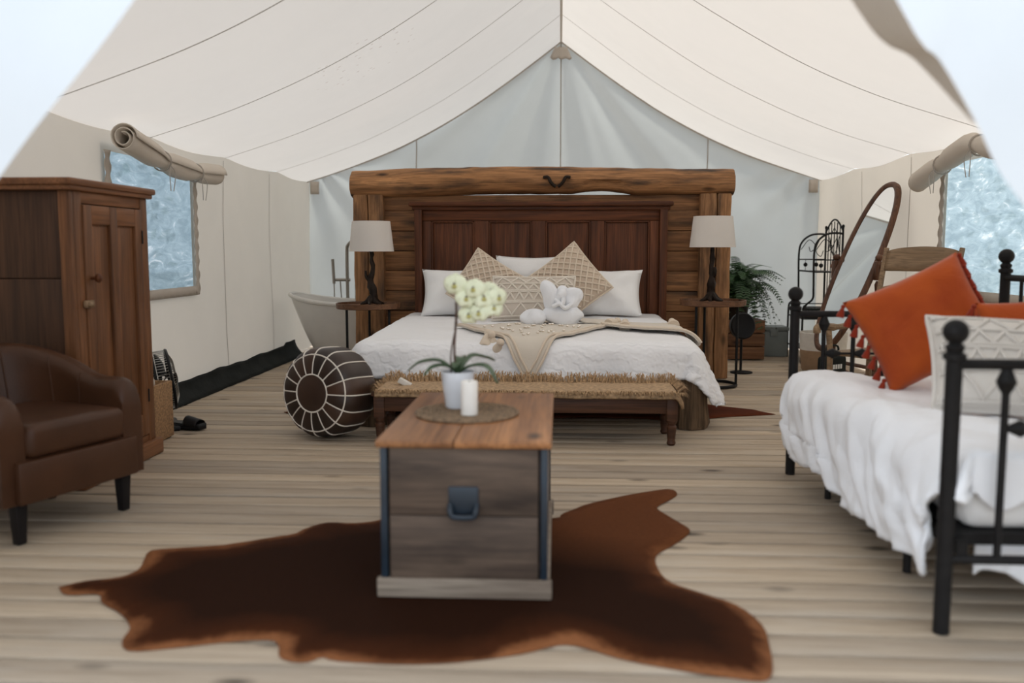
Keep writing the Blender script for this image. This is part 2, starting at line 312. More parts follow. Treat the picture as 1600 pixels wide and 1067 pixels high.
for sgn, side in ((-1, 'left'), (1, 'right')):
    b = B(); b.grid(len(YS) - 1, len(ZS) - 1, lambda a, c: wall_pt(sgn, YS[round(a * (len(YS) - 1))], ZS[round(c * (len(ZS) - 1))]), skip=lambda i, j: 24 <= i < 36 and 8 <= j < 16)
    wl = walls[side] = struct(b.build('wall_' + side, 'wall', sharp=70))
    for y in (7.55, 8.75):
        B().grid(1, 20, lambda a, c: wall_pt(sgn, y - .005 + .01 * a, .03 + 1.84 * c) + Vector((-sgn * .006, 0, 0))).build('seam', 'seam', wl)
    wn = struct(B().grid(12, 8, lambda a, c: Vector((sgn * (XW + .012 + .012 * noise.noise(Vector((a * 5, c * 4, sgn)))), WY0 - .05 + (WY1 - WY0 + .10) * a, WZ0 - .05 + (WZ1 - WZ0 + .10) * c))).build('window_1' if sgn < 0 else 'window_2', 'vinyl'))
    for (y0, y1, z0, z1) in ((WY0 - .05, WY0 + .015, WZ0 - .05, WZ1), (WY1 - .015, WY1 + .05, WZ0 - .05, WZ1), (WY0, WY1, WZ0 - .05, WZ0 + .02)):
        def hem(a, c):
            y = y0 + (y1 - y0) * a; z = z0 + (z1 - z0) * c
            return Vector((sgn * (XW - .028 + .006 * math.sin((y + z) * 60)), y, z))
        B().grid(2 if y1 - y0 < .2 else 40, 40 if y1 - y0 < .2 else 2, hem).build('hem_strip', 'hem', wn, solid=.006)
    # rolled-up window cover
    nm = 'window_cover'
    rl = thing(nm, 'rolled canvas window cover tied above the %s' % ('window beside the wardrobe' if sgn < 0 else 'window behind the wooden rocking chair'), 'window cover', (sgn * 2.72, 0, 0))
    def spine(y):
        t = (y - 5.4) / 1.6
        return Vector((-sgn * (.02 + .05 * (1 - t)), y, (1.80 - .10 * t - .06 * math.sin(PI * t)) if sgn < 0 else (1.80 - .16 * abs(t - .42) ** 1.1 * 2)))
    b = B(); NA, NL = 44, 24
    def spiral(a, c):
        th = a * 2 * PI * 2.3; r = .088 - .056 * a; y = 5.4 + 1.6 * c; p = spine(y)
        sq = 1 - .35 * math.exp(-((c - .35) / .06) ** 2) - .35 * math.exp(-((c - .72) / .06) ** 2)
        return p + Vector((math.cos(th) * r * sq * (1 + .08 * noise.noise(Vector((c * 6, th, 1)))), 0, math.sin(th) * r * sq))
    b.grid(NA, NL, spiral).build('canvas_roll', 'roll', rl, sharp=80, solid=.006)
    for c in (.35, .72):
        p = spine(5.4 + 1.6 * c); b = B(); b.tube([p + Vector((math.cos(t) * .066, 0, math.sin(t) * .066)) for t in [2 * PI * k / 16 for k in range(16)]], .006, 5, closed=True)
        for dy in (-.02, .025): b.tube(smooth([p + Vector((-sgn * .06, 0, -.03)), p + Vector((-sgn * .07, dy * 2, -.08)), p + Vector((-sgn * .065, dy, -.2))]), .003, 5)
        b.build('tie_cord', 'seam', rl)
# back gable wall with folds fanning out of the peak
def back_pt(a, c):
    x = -XW - .06 + 2 * (XW + .06) * a; zt = roof_z(min(1, abs(x) / XW)) + .01; z = .02 + (zt - .02) * c
    ang = math.atan2(x, 3.5 - z); rad = math.hypot(x, 3.5 - z)
    f = (.035 * math.sin(ang * 15 + 1.2 * noise.noise(Vector((ang * 3, 0, 0)))) + .03 * noise.noise(Vector((ang * 9, rad * .4, 5)))) * min(1, rad / 1.0) * (1 if z > .4 else z / .4)
    for cx in (-1, 1):
        an2 = math.atan2(XW - cx * x, ZE - z + .3); rd2 = math.hypot(XW - cx * x, ZE - z)
        f += .035 * math.sin(an2 * 14) * math.exp(-rd2 / .9)
    return Vector((x, YB - .04 - f, z))
bk = struct(B().grid(150, 60, back_pt).build('wall_back', 'back', sharp=80))
for x in (-1.62, 0.0, 1.62):
    B().grid(1, 50, lambda a, c: back_pt((x - .006 + .012 * a + XW + .06) / (2 * XW + .12), c) + Vector((0, -.006, 0))).build('seam', 'seam', bk)
for sgn in (-1, 1): B().grid(60, 1, lambda a, c: Vector((sgn * XW * a, YB - .11, roof_z(a) - .012 - .02 * c))).build('eave_seam', 'seam', bk)
# peak and corner patches
B().grid(8, 4, lambda a, c: Vector(((a - .5) * (.12 + .12 * c), YB - .14 + .02 * abs(a - .5), ZR - .06 - .13 * c - .03 * abs(math.sin(a * 9)))).copy()).build('peak_patch', 'hem', bk, solid=.005)
for sgn in (-1, 1): B().grid(3, 3, lambda a, c: Vector((sgn * (XW - .04 - .10 * a), YB - .13, ZE - .02 - .14 * c))).build('corner_patch', 'hem', bk, solid=.005)
# black skirt along the foot of the left wall
def skirt(a, c):
    y = 5.7 + 3.6 * a; h = .14 + .02 * noise.noise(Vector((y * 3, 0, 0))) + .03 * (a > .9)
    return Vector((-XW + .05 + .10 * (1 - c) ** 2 + .01 * noise.noise(Vector((y * 5, c * 2, 1))), y, .005 + h * c))
struct(B().grid(50, 6, skirt).build('baseboard_left', 'blackcloth', solid=.012))
# front flaps folded open around the camera's view
def loft(E, W_, n=28, m=16, bow=.0):
    E = smooth(E, 6); W_ = smooth(W_, 6)
    def pick(P, t): f = t * (len(P) - 1); i = min(int(f), len(P) - 2); return P[i].lerp(P[i + 1], f - i)
    return lambda a, c: pick(E, a).lerp(pick(W_, a), c) + Vector((0, -bow * math.sin(PI * c), .0))
for sgn, side in ((-1, 'left'), (1, 'right')):
    if sgn < 0: E = [(-2.25, 2.15, 0.02), (-1.75, 2.05, .68), (-1.272, 2.0, 1.286), (-.943, 2.0, 1.669), (-.45, 2.15, 2.45), (0, 2.44, 3.38)]
    else: E = [(2.25, 2.15, .02), (1.60, 2.06, .55), (1.08, 2.02, 1.11), (.994, 2.0, 1.215), (.936, 2.0, 1.291), (.885, 2.0, 1.391), (.806, 2.0, 1.518), (.708, 2.0, 1.646), (.36, 2.15, 2.45), (0, 2.44, 3.38)]
    W_ = [(sgn * 2.84, YF, .02), (sgn * 2.84, YF, 1.0), (sgn * 2.84, YF, 1.88), (sgn * 2.0, YF, 2.22), (sgn * 1.0, YF, 2.72), (0, YF + .005, 3.39)]
    fl = struct(B().grid(40, 16, loft(E, W_, bow=.06)).build('wall_front_' + side, 'flap', sharp=80))
    if sgn > 0:   # hem turned in along the upper part of the free edge
        Eh = [(.885, 2.002, 1.391), (.806, 2.002, 1.518), (.708, 2.002, 1.646), (.36, 2.152, 2.45), (0, 2.445, 3.37)]
        In = [(.891, 2.03, 1.395), (.854, 2.27, 1.575), (.697, 2.27, 1.718), (.30, 2.35, 2.5), (0, 2.5, 3.36)]
        B().grid(40, 3, loft(Eh, In)).build('turned_hem', 'hem', fl, sharp=80)

# floor: deck boards
fl = struct(B().b2(-3.3, 3.3, .2, YB + .3, -.16, -.036).build('floor', 'bark'))
pm = None; y = .25; k = 0
while y < YB + .25:
    if pm is None:
        po = B().b2(-3.3, 3.3, 0, .1215, -.032, 0, .008, 2).build('plank', 'deck', fl); pm = po; po.location = (0, y, 0)
    else: po = inst(pm, fl, (random.uniform(-.0, .0), y, random.uniform(-.004, .0)))
    y += .137; k += 1
gr = struct(B().b2(-40, 40, -30, 50, -.5, -.16).build('ground', 'ground'))

# ------------------------------------------------------------------ headboard wall of old timber
hw = thing('timber_bed_wall', 'rustic timber frame of posts, planks and log behind the bed', 'headboard', (0, 7.82, 0))
z = .0; i = 0
for zz in [.06, .235, .41, .585, .76, .935, 1.11, 1.285, 1.455]:
    h = .172 if zz < 1.4 else .138
    B().b2(-1.55, 1.21, .07 + random.uniform(-.012, .012), .16, zz, zz + h, .008).build('plank', 'plank', hw)
B().b2(-1.55, 1.21, .155, .175, .05, 1.56).build('gap_light_blocker', 'bench', hw)  # unseen dark board, added to stop daylight showing between the planks
for px, wds in ((-1.81, (.13, .14)), (1.195, (.145, .125))):
    x = px
    for wd in wds:
        b = B(); x1 = x + wd
        def f(a, c): return None
        b.b2(x + .003, x1 - .003, 0, .2, 0, 1.60, .012); bmesh.ops.subdivide_edges(b.bm, edges=[e for e in b.bm.edges if abs(e.verts[0].co.z - e.verts[1].co.z) > 1], cuts=24)
        for v in b.bm.verts: v.co += Vector((.007 * noise.noise(v.co * 6 + Vector((px, 0, 0))), .012 * noise.noise(v.co * 5), 0))
        b.build('post_timber', 'oldwood', hw, sharp=30); x = x1
b = B(); NL = 70
def logf(a, c):
    x = -1.83 + 3.315 * a; th = c * 2 * PI; r = .118 + .022 * noise.noise(Vector((x * 1.3, math.cos(th) * .7, math.sin(th) * .7))) + .008 * noise.noise(Vector((x * 7, math.cos(th) * 3, math.sin(th) * 3))) - .018 * max(0, abs(x + .17) - 1.3)
    if th > PI and .12 < x < .65: r -= .030 * math.sin(PI * (x - .12) / .53)
    bow = .02 * math.cos((x + .1) * 1.2)
    return Vector((x, .09 + math.cos(th) * r * 1.15, 1.70 + bow + math.sin(th) * r))
b.grid(NL, 28, logf); bmesh.ops.remove_doubles(b.bm, verts=b.bm.verts, dist=1e-4); bmesh.ops.holes_fill(b.bm, edges=[e for e in b.bm.edges if e.is_boundary], sides=0); b.build('log_beam', 'log', hw, sharp=50)
b = B()
for s in (-1, 1): b.tube(smooth([(-.03 + s * .012, -.048, 1.655), (-.03 + s * .05, -.062, 1.69), (-.03 + s * .075, -.058, 1.735), (-.03 + s * .115, -.05, 1.735)]), [.014] * 19, 8)
b.build('branch_scar', 'darkroot', hw)

# ------------------------------------------------------------------ bed with panelled headboard
bed = thing('king_bed', 'king bed with dark panelled headboard and log stump feet', 'bed', (0, 0, 0))
hbx0, hbx1 = -1.245, .905
hb = B().b2(hbx0, hbx1, 7.735, 7.775, .1, 1.47, .004).build('headboard', 'mahog', bed)
def hpart(nm, *a, mat='mahog', bev=.006): return B().b2(*a, bev).build(nm, mat, hb)
hpart('cornice', hbx0 - .045, hbx1 + .045, 7.63, 7.80, 1.485, 1.525, mat='mahogx', bev=.012); hpart('cornice_step', hbx0 - .02, hbx1 + .02, 7.665, 7.79, 1.455, 1.488, mat='mahogx')
for xa, xb in ((hbx0, hbx0 + .065), (hbx1 - .065, hbx1)): hpart('corner_stile', xa, xb, 7.66, 7.76, .1, 1.46)
hpart('top_rail', hbx0 + .065, hbx1 - .065, 7.70, 7.74, 1.365, 1.46, mat='mahogx'); hpart('bottom_rail', hbx0 + .065, hbx1 - .065, 7.70, 7.74, .3, .42, mat='mahogx')
pan = [(-1.105, -.735), (-.61, -.24), (-.125, .26), (.375, .76)]
edges = [hbx0 + .065] + [v for p in pan for v in p] + [hbx1 - .065]
for i in range(0, 10, 2): hpart('panel_stile', edges[i], edges[i + 1], 7.70, 7.74, .42, 1.365)
for xa, xb in pan:
    hpart('panel', xa + .012, xb - .012, 7.725, 7.74, .43, 1.352, bev=.01)
    m = B()
    for q in ((xa, xa + .014, .42, 1.365), (xb - .014, xb, .42, 1.365), (xa, xb, 1.35, 1.365)): m.b2(q[0], q[1], 7.708, 7.738, q[2], q[3], .004)
    m.build('panel_moulding', 'mahog', hb)
B().b2(-1.2, .80, 5.62, 7.70, .22, .36, .01).build('bed_frame', 'bench', bed)
for x in (-1.20, .83):
    b = B(); b.lathe([(.105, 0), (.115, .03), (.10, .2), (.10, .31)], 22, Matrix.Translation((x, 5.66, 0)))
    for v in b.bm.verts:
        d = Vector((v.co.x - x, v.co.y - 5.66, 0)); v.co += d * .22 * noise.noise(Vector((d.x * 30, d.y * 30, v.co.z * 1.5)))
    b.build('stump_leg', 'stump', bed)
for x in (-1.1, .75): B().lathe([(.05, 0), (.06, .22)], 14, Matrix.Translation((x, 7.5, 0))).build('rear_leg', 'stump', bed)
BX0, BX1, BY0, BY1 = -1.235, .785, 5.68, 7.70; RR = .10
def ztop(y): return .535 + .035 * (y - BY0) / 2.0
def drape(p, q, off=0., flare=.22, fold=.035):
    cx = min(max(p, BX0), BX1); cy = max(q, BY0); dx, dy = p - cx, q - cy; d = math.hypot(dx, dy)
    puff = .016 * noise.noise(Vector((p * 2.2, q * 2.2, 1))) + .006 * noise.noise(Vector((p * 7, q * 7, 1)))
    zt = ztop(max(q, BY0)) + puff
    if d < 1e-6: return Vector((p, q, zt + off))
    ux, uy = dx / d, dy / d; r = RR; d = min(d, (.44 if p > 0 else .40) - (.30 if p > 0 else .27) * min(1, max(0, (q - 6.6) / .4)))
    if d < r * PI / 2: h = r * math.sin(d / r); dz = r * (1 - math.cos(d / r)); nh, nz = math.sin(d / r), math.cos(d / r)
    else: e = d - r * PI / 2; h = r + e * flare; dz = r + e * math.sqrt(1 - flare ** 2); nh, nz = 1, .1
    if ux > 0: h += .09 * ux * min(1, d / .4) * min(1, max(0, (6.6 - q)))
    al = p * abs(uy) + q * abs(ux) + .25 * math.atan2(uy, ux)
    h += fold * (ux ** 4 + uy ** 4) ** 2 * min(1, max(0, d - .06) / .3) * (math.sin(al * 9.5 + 1.5 * noise.noise(Vector((al, 0, 0)))) + .4 * math.sin(al * 23))
    fl_ = max(.14, zt - dz)
    return Vector((cx + ux * (h + off * nh), cy + uy * (h + off * nh), fl_ + off * nz))
B().b2(BX0 - .04, BX1 + .04, BY0 - .04, BY1, .33, .5, .05, 3).build('mattress', 'linen', bed)
b = B(); b.grid(110, 100, lambda a, c: drape(BX0 - .42 + (BX1 - BX0 + .42 + .54) * a, BY0 - .29 + (7.66 - BY0 + .29) * c, fold=.03 if True else 0, flare=.2))
tag(b.build('quilt', 'quilt', None, sharp=80, solid=.022), 'white embossed quilt spread over the king bed', 'quilt')

# cream throw laid diagonally over the foot of the quilt
th = thing('throw_blanket', 'cream throw blanket with sequins and tassels over the white quilt', 'blanket')
def quad(A, B_, C_, D, a, c):
    A, B_, C_, D = map(Vector, (A, B_, C_, D)); return A.lerp(B_, a).lerp(D.lerp(C_, a), c)
OFF = .030
q1 = ((-.19, 5.36), (.34, 6.32), (-.12, 6.78), (-.74, 6.36)); q2 = ((.30, 6.28), (.90, 5.98), (.97, 6.42), (.05, 6.80))
def throwpt(Q, a, c, off=OFF):
    p = quad(*Q, a, c); return drape(p.x, p.y, off, fold=.03, flare=.2)
b = B(); b.grid(44, 44, lambda a, c: throwpt(q1, a, c)); b.build('throw_cloth', 'throw', th, sharp=80, solid=.01)
b = B(); b.grid(40, 24, lambda a, c: throwpt(q2, a, c, OFF + .012 )); b.build('folded_end', 'throw', th, sharp=80, solid=.01)
b = B()
for a0 in (0, .04):
    b.tube([throwpt(q1, a0 + .0, t / 30, OFF + .012) for t in range(31)], .008, 6); b.tube([throwpt(q1, t / 30, a0, OFF + .012) for t in range(31)], .008, 6)
    b.tube([throwpt(q2, t / 30, a0, OFF + .024) for t in range(31)], .008, 6)
b.build('corded_hem', 'cord', th)
b = B()
for k in range(46):
    a, c = random.choice([.2, .38, .55, .72]) + random.uniform(-.02, .02), random.uniform(.1, .85)
    if random.random() < .5: a, c = c, a
    p = throwpt(q1, a, c, OFF + .012); b.ell(p, (.011, .009, .008), 6)
sq = b.build('sequins', 'sequin', th); sq['kind'] = 'stuff'
def tassel_mesh(s=1.0):
    b = B(); b.ell((0, 0, 0), (.02 * s, .02 * s, .02 * s), 10); b.lathe([(.012 * s, -.01 * s), (.02 * s, -.03 * s), (.034 * s, -.085 * s), (.03 * s, -.095 * s), (.0, -.09 * s)], 14)
    for v in b.bm.verts:
        if v.co.z < -.02 * s: v.co += Vector((v.co.x, v.co.y, 0)) * .25 * math.sin(math.atan2(v.co.y, v.co.x) * 7)
    return b
tt = tassel_mesh(1.3).build('tassel', 'cord', th)
place(tt, drape(-.25, 5.40, .05), 40, 20, 30)
for (p, q, rx, ry) in ((-.14, 5.39, 40, -60), (-.43, 5.66, 10, 10), (-.46, 5.72, 20, -40), (-.37, 5.60, 15, 40), (.42, 6.52, 80, 30), (.47, 6.45, 75, -40), (.80, 6.50, 80, 10)):
    v = drape(p, q, .055); inst(tt, th, v, (R(rx), R(ry), random.uniform(0, 6)))

# ------------------------------------------------------------------ pillows on the bed
def bedpillow(name, label, loc, rot, w, h, t, mat='linen', lump=.055, seed=0, cat='pillow', group=None, pinch=.09):
    o = cushion(w, h, t, 22, pinch, lump, seed).build(name, mat, None, sharp=80); place(o, loc, *rot); return tag(o, label, cat, group)
bedpillow('bed_pillow', 'white bed pillow leaning on the headboard on the bathtub side', (-.80, 7.42, .765), (66, 0, 3), .70, .42, .20, seed=1)
bedpillow('bed_pillow', 'white bed pillow leaning on the headboard on the fern side', (.33, 7.42, .765), (64, 0, -4), .70, .42, .20, seed=5)
bedpillow('bed_pillow', 'white bed pillow upright between the two diamond cushions', (-.23, 7.50, .83), (76, 0, 0), .62, .50, .16, seed=9)
def macrame(name, label, loc, rot, w, h, t, base, cordm, pattern, cat='cushion'):
    o = thing(name, label, cat, loc); o.rotation_euler = rot
    cushion(w, h, t, 20, .05, .0).build('cushion_cover', base, o, sharp=80)
    def S(u, v, k=.004): p = cushion_surf(w, h, t, u, v, 1, .05); p.z += k; return p
    b = B()
    if pattern == 'diamond':
        n = 7
        for i in range(-n, n + 1):
            for sg in (1, -1):
                pts = []
                for k in range(41):
                    u = -1 + k / 20; v = sg * u + i * 2 / n
                    if abs(v) <= .97 and abs(u) <= .97: pts.append(S(u, v))
                if len(pts) > 2: b.tube(pts, .008, 5)
    else:
        for v in (-.35, -.28, .15, .22, .55, .9, -.92):
            pts = [S(-.96 + 1.92 * k / 60, v) for k in range(61)]
            for k, p in enumerate(pts): b.ell(p, (.009, .008, .008), 6)
        for (v0, v1, n) in ((.58, .88, 10), (.25, .52, 14), (-.25, .12, 16), (-.88, -.40, 9)):
            pts = []
            for k in range(n * 6 + 1):
                q = k / 6 % 2; q = q if q < 1 else 2 - q; pts.append(S(-.95 + 1.9 * k / (n * 6), v0 + (v1 - v0) * q))
            b.tube(pts, .008, 5)
    # edge piping
    per = [(-1 + 2 * k / 20, -1) for k in range(20)] + [(1, -1 + 2 * k / 20) for k in range(20)] + [(1 - 2 * k / 20, 1) for k in range(20)] + [(-1, 1 - 2 * k / 20) for k in range(20)]
    b.tube([S(u, v, 0) for u, v in per], .010, 6, closed=True)
    c = b.build('raised_cord', cordm, o, sharp=80); c['kind'] = 'stuff'; return o
def euler_facing(tilt, spin, rz):
    return (Matrix.Rotation(R(rz), 3, 'Z') @ Matrix.Rotation(R(tilt), 3, 'X') @ Matrix.Rotation(R(spin), 3, 'Z')).to_euler()
macrame('macrame_cushion', 'square tan macrame cushion on its point behind the orchid', (-.59, 7.18, .83), euler_facing(70, 56, 6), .46, .46, .15, 'macrame', 'cord', 'diamond')
macrame('macrame_cushion', 'square tan macrame cushion on its point behind the towel bundle', (.07, 7.19, .85), euler_facing(70, 40, -6), .50, .50, .15, 'macrame', 'cord', 'diamond')
macrame('lumbar_cushion', 'beige oblong cushion with corded zigzag rows on the bed', (-.20, 6.93, .745), euler_facing(66, 0, 0), .64, .36, .15, 'lumbar', 'lumbarcord', 'zigzag')
# towel bundle
tw = thing('towel_bundle', 'white towels folded into a knotted bundle on the bed', 'towel', (-.03, 6.58, .56))
def fold(c, r, rot, amp=.025, f=9, cut=None):
    b = B(); b.ell(c, r, 24, Matrix.Rotation(R(rot[2]), 3, 'Z') @ Matrix.Rotation(R(rot[1]), 3, 'Y') @ Matrix.Rotation(R(rot[0]), 3, 'X'), amp, f); return b.build('towel_fold', 'towel', tw, sharp=80)
fold((.06, 0, .075), (.165, .12, .085), (0, 0, 0), .05, 7); fold((-.16, -.01, .055), (.10, .09, .065), (0, 0, 0), .04, 9)
fold((-.035, 0, .21), (.065, .06, .115), (0, -18, 0), .04, 8); fold((.12, 0, .20), (.075, .06, .085), (0, 25, 0), .05, 9)
fold((.04, -.04, .22), (.04, .045, .06), (0, 10, 0), .02, 11); fold((.05, .03, .24), (.05, .05, .05), (0, 0, 0), .03, 9)
b = B(); b.tube(smooth([(-.02, -.085, .15), (.03, -.10, .17), (.07, -.10, .14), (.12, -.08, .17)]), .016, 8); b.tube(smooth([(0, -.06, .2), (.045, -.098, .165), (.06, -.09, .21)]), .016, 8); b.build('knot_fold', 'towel', tw)

# ------------------------------------------------------------------ bench with jute runner
bn = thing('foot_bench', 'dark wooden bench with turned legs at the foot of the bed', 'bench', (-.20, 5.28, 0))
B().b2(-.89, .89, -.20, .20, .275, .30, .005).build('bench_top', 'bench', bn)
B().b2(-.82, .82, -.185, -.16, .185, .275, .004).build('front_apron', 'bench', bn); B().b2(-.82, .82, .16, .185, .185, .275, .004).build('rear_apron', 'bench', bn)
for x in (-.845, .845):
    for yy in (-.165, .165):
        b = B(); b.box((x, yy, .21), (.062, .062, .13), .004); b.lathe([(.018, 0), (.027, .012), (.022, .03), (.024, .05), (.03, .11), (.022, .12), (.031, .135), (.03, .15)], 14, Matrix.Translation((x, yy, 0))); b.build('leg', 'bench', bn)
rn = thing('jute_runner', 'shaggy jute runner with fringed edge on the bench', 'runner', (-.20, 5.28, .30))
def runf(a, c):
    x = -.86 + 1.76 * a; y = -.24 + .44 * c; z = .012 + .006 * noise.noise(Vector((x * 6, y * 6, 0)))
    if y < -.215: z -= (-.215 - y) * 1.2
    if x > .87: z -= (x - .87) * 2
    return Vector((x, y, z))
B().grid(90, 14, runf).build('runner_cloth', 'jute', rn, sharp=80, solid=.014)
b = B()
def strand(p, d, L, wd=.004):
    s = Vector((d.y, -d.x, 0)); s = s.normalized() if s.length > .01 else Vector((1, 0, 0)); p = Vector(p); m = p + d * L * .55 + Vector((0, 0, .25 * L)); e = p + d * L + Vector((0, 0, -.10 * L))
    v = [b.bm.verts.new(q) for q in (p - s * wd, p + s * wd, m + s * wd, m - s * wd, e)]; b.bm.faces.new(v[:4]); b.bm.faces.new((v[3], v[2], v[4]))
for k in range(3000):
    u = random.random()
    if k % 3 == 0: strand((-.86 + 1.76 * u, -.225 + random.uniform(-.01, .02), .01), Vector((random.uniform(-.4, .4), -.8, random.uniform(-.5, .2))), random.uniform(.02, .05), .003)
    elif k % 3 == 1: strand((-.86 + 1.76 * u, .12 + random.uniform(-.02, .05), .012), Vector((random.uniform(-.5, .5), .5, random.uniform(.5, 1.1))), random.uniform(.04, .08), .003)
    else:
        sd = random.choice((-1, 1)); strand((sd * .86 + .02, random.uniform(-.2, .2), .012), Vector((sd * .9, random.uniform(-.4, .4), random.uniform(-.6, .4))), random.uniform(.03, .08), .003)
fr = b.build('fringe', 'fur', rn); fr['kind'] = 'stuff'
B().box((-.72, -.03, .03), (.08, .05, .03), .004, Matrix.Rotation(.5, 3, 'Y')).build('care_tag', 'offwhite', rn)

# ------------------------------------------------------------------ leather pouf on its side
pf = thing('leather_pouf', 'round brown leather pouf with white piping standing against the bench', 'pouf', (-1.375, 5.25, .275))
pf.rotation_euler = (Matrix.Rotation(R(-24), 3, 'Z') @ Matrix.Rotation(R(86), 3, 'X')).to_euler(); NS = 16; RP, HP = .268, .165
def pp(s):   # profile, s 0..1 from front centre circle edge to back
    t = s * PI; e = .45
    r = RP * (abs(math.sin(t)) ** e) if 0 < t < PI else 0; z = HP * (1 if math.cos(t) > 0 else -1) * abs(math.cos(t)) ** e
    return max(r, .0), z
S0 = .045
for k in range(NS):
    def pan_(a, c):
        s = S0 + (1 - 2 * S0) * c; r, z = pp(s); th_ = 2 * PI * (k + a) / NS; bulge = 1 + .028 * math.sin(PI * a) * math.sin(PI * c) - .02
        return Vector((r * bulge * math.cos(th_), r * bulge * math.sin(th_), z * (1 + .02 * math.sin(PI * a))))
    B().grid(6, 20, pan_).build('leather_panel', 'pouf', pf, sharp=80)
    b = B(); b.tube([Vector((pp(S0 + (1 - 2 * S0) * c / 20)[0] * math.cos(2 * PI * k / NS) * .99, pp(S0 + (1 - 2 * S0) * c / 20)[0] * math.sin(2 * PI * k / NS) * .99, pp(S0 + (1 - 2 * S0) * c / 20)[1] * 1.0)) for c in range(21)], .0042, 6); b.build('piping', 'seamwhite', pf)
for sg in (1, -1):
    r0, z0 = pp(S0); B().lathe([(0, sg * (z0 + .012)), (r0 * .6, sg * (z0 + .010)), (r0, sg * z0)], 32, caps=False).build('centre_disc', 'pouf', pf)
    B().tube([Vector((r0 * math.cos(2 * PI * t / 40), r0 * math.sin(2 * PI * t / 40), sg * (z0 + .002))) for t in range(40)], .0048, 6, closed=True).build('ring_piping', 'seamwhite', pf)
    r1, z1 = pp(.24); b = B().tube([Vector((r1 * 1.0 * math.cos(2 * PI * t / 60), r1 * 1.0 * math.sin(2 * PI * t / 60), sg * z1 * 1.0)) for t in range(60)], .0048, 6, closed=True).build('ring_piping', 'seamwhite', pf)

# ------------------------------------------------------------------ side tables and lamps
def side_table(label, x, y, h):
    t = thing('side_table', label, 'side table', (x, y, 0), 0, 'tray tables beside the bed')
    B().lathe([(0, h - .035), (.255, h - .035), (.265, h - .03), (.268, h + .012), (.256, h + .012), (.252, h - .01), (0, h - .01)], 40).build('tray_top', 'traywood', t)
    B().tube([(.20 * math.cos(a), .20 * math.sin(a), .014) for a in [2 * PI * k / 40 for k in range(40)]], .013, 8, closed=True).build('ring_base', 'iron', t)
    for a in (100, 220, 340): B().tube([(.20 * math.cos(R(a)), .20 * math.sin(R(a)), .01), (.20 * math.cos(R(a)), .20 * math.sin(R(a)), h - .03)], .011, 8).build('leg', 'iron', t)
    return t
side_table('round wooden tray table under the lamp on the bathtub side', -1.60, 7.42, .665); side_table('round wooden tray table under the lamp on the fern side', 1.255, 7.42, .70)
def lamp(label, x, y, z0, rz):
    t = thing('table_lamp', label, 'lamp', (x, y, z0), rz, 'lamps beside the bed')
    b = B(); b.tube(smooth([(0, 0, .02), (.012, .0, .10), (-.012, .005, .20), (.008, 0, .30), (.0, 0, .40), (0, 0, .52)], 5), [.042, .04, .038, .036, .034] + [.034, .033, .035, .036, .03] + [.028, .026, .026, .024, .022] + [.021, .02, .02, .019, .018] + [.016] * 5 + [.012], 10)
    b.tube(smooth([(0, 0, .18), (-.045, 0, .24), (-.05, .0, .29)], 4), [.02, .018, .016, .016, .015, .013, .012, .011, .010], 8)
    for v in b.bm.verts: v.co += Vector((noise.noise(v.co * 30), noise.noise(v.co * 30 + Vector((9, 0, 0))), 0)) * .010
    for k in range(6):
        a = k * PI / 3 + .3; b.tube(smooth([(.01 * math.cos(a), .01 * math.sin(a), .07), (.05 * math.cos(a), .05 * math.sin(a), .03), (.10 * math.cos(a + .2), .10 * math.sin(a + .2), .012)], 4), [.024, .023, .022, .02, .018, .016, .014, .012, .009], 8)
    b.build('root_base', 'darkroot', t)
    B().lathe([(.184, .45), (.186, .45), (.158, .70), (.156, .70), (.184, .45)], 40).build('lamp_shade', 'shade', t, sharp=30)
    b = B()
    for k in range(3): a = k * 2 * PI / 3; b.tube([(0, 0, .52), (.157 * math.cos(a), .157 * math.sin(a), .69)], .003, 5)
    b.build('shade_carrier', 'iron', t); B().ell((0, 0, .57), (.03, .03, .045), 12).build('bulb', 'white', t)
lamp('lamp with white shade and dark root base, bathtub side', -1.57, 7.44, .655, 0); lamp('lamp with white shade and dark root base, fern side', 1.245, 7.44, .69, 1.9)

# ------------------------------------------------------------------ trunk with mat, orchid and candle
tk = thing('wooden_trunk', 'old grey wooden trunk with polished brown lid on the cowhide', 'trunk', (-.30, 3.22, .012))
W2, L2 = .255, .455
B().b2(-W2 + .012, W2 - .012, -L2 + .012, L2 - .012, .02, .485).build('carcass', 'trunk', tk)
for sy in (-1, 1):
    for za, zb in ((.062, .268), (.271, .487)): B().b2(-W2 + .02, W2 - .02, sy * L2 - .012, sy * L2 + .002, za, zb, .002).build('end_board', 'trunk', tk)
for sx in (-1, 1):
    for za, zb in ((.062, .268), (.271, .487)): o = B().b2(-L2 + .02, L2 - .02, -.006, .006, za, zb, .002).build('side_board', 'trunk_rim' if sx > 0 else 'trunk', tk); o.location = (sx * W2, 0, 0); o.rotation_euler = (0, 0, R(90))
    for sy in (-1, 1): B().b2(sx * W2 - .011, sx * W2 + .011, sy * L2 - .011, sy * L2 + .011, .05, .49, .003).build('corner_strip', 'ironblue', tk)
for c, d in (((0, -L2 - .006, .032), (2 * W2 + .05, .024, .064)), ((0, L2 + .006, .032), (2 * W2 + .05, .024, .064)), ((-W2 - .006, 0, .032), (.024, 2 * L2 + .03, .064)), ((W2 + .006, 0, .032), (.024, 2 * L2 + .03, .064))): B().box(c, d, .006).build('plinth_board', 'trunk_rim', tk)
for xa, xb in ((-W2 - .022, -.03), (-.028, W2 + .022)): B().b2(xa, xb, -L2 - .028, L2 + .03, .49, .512, .004).build('lid_board', 'trunk_top', tk)
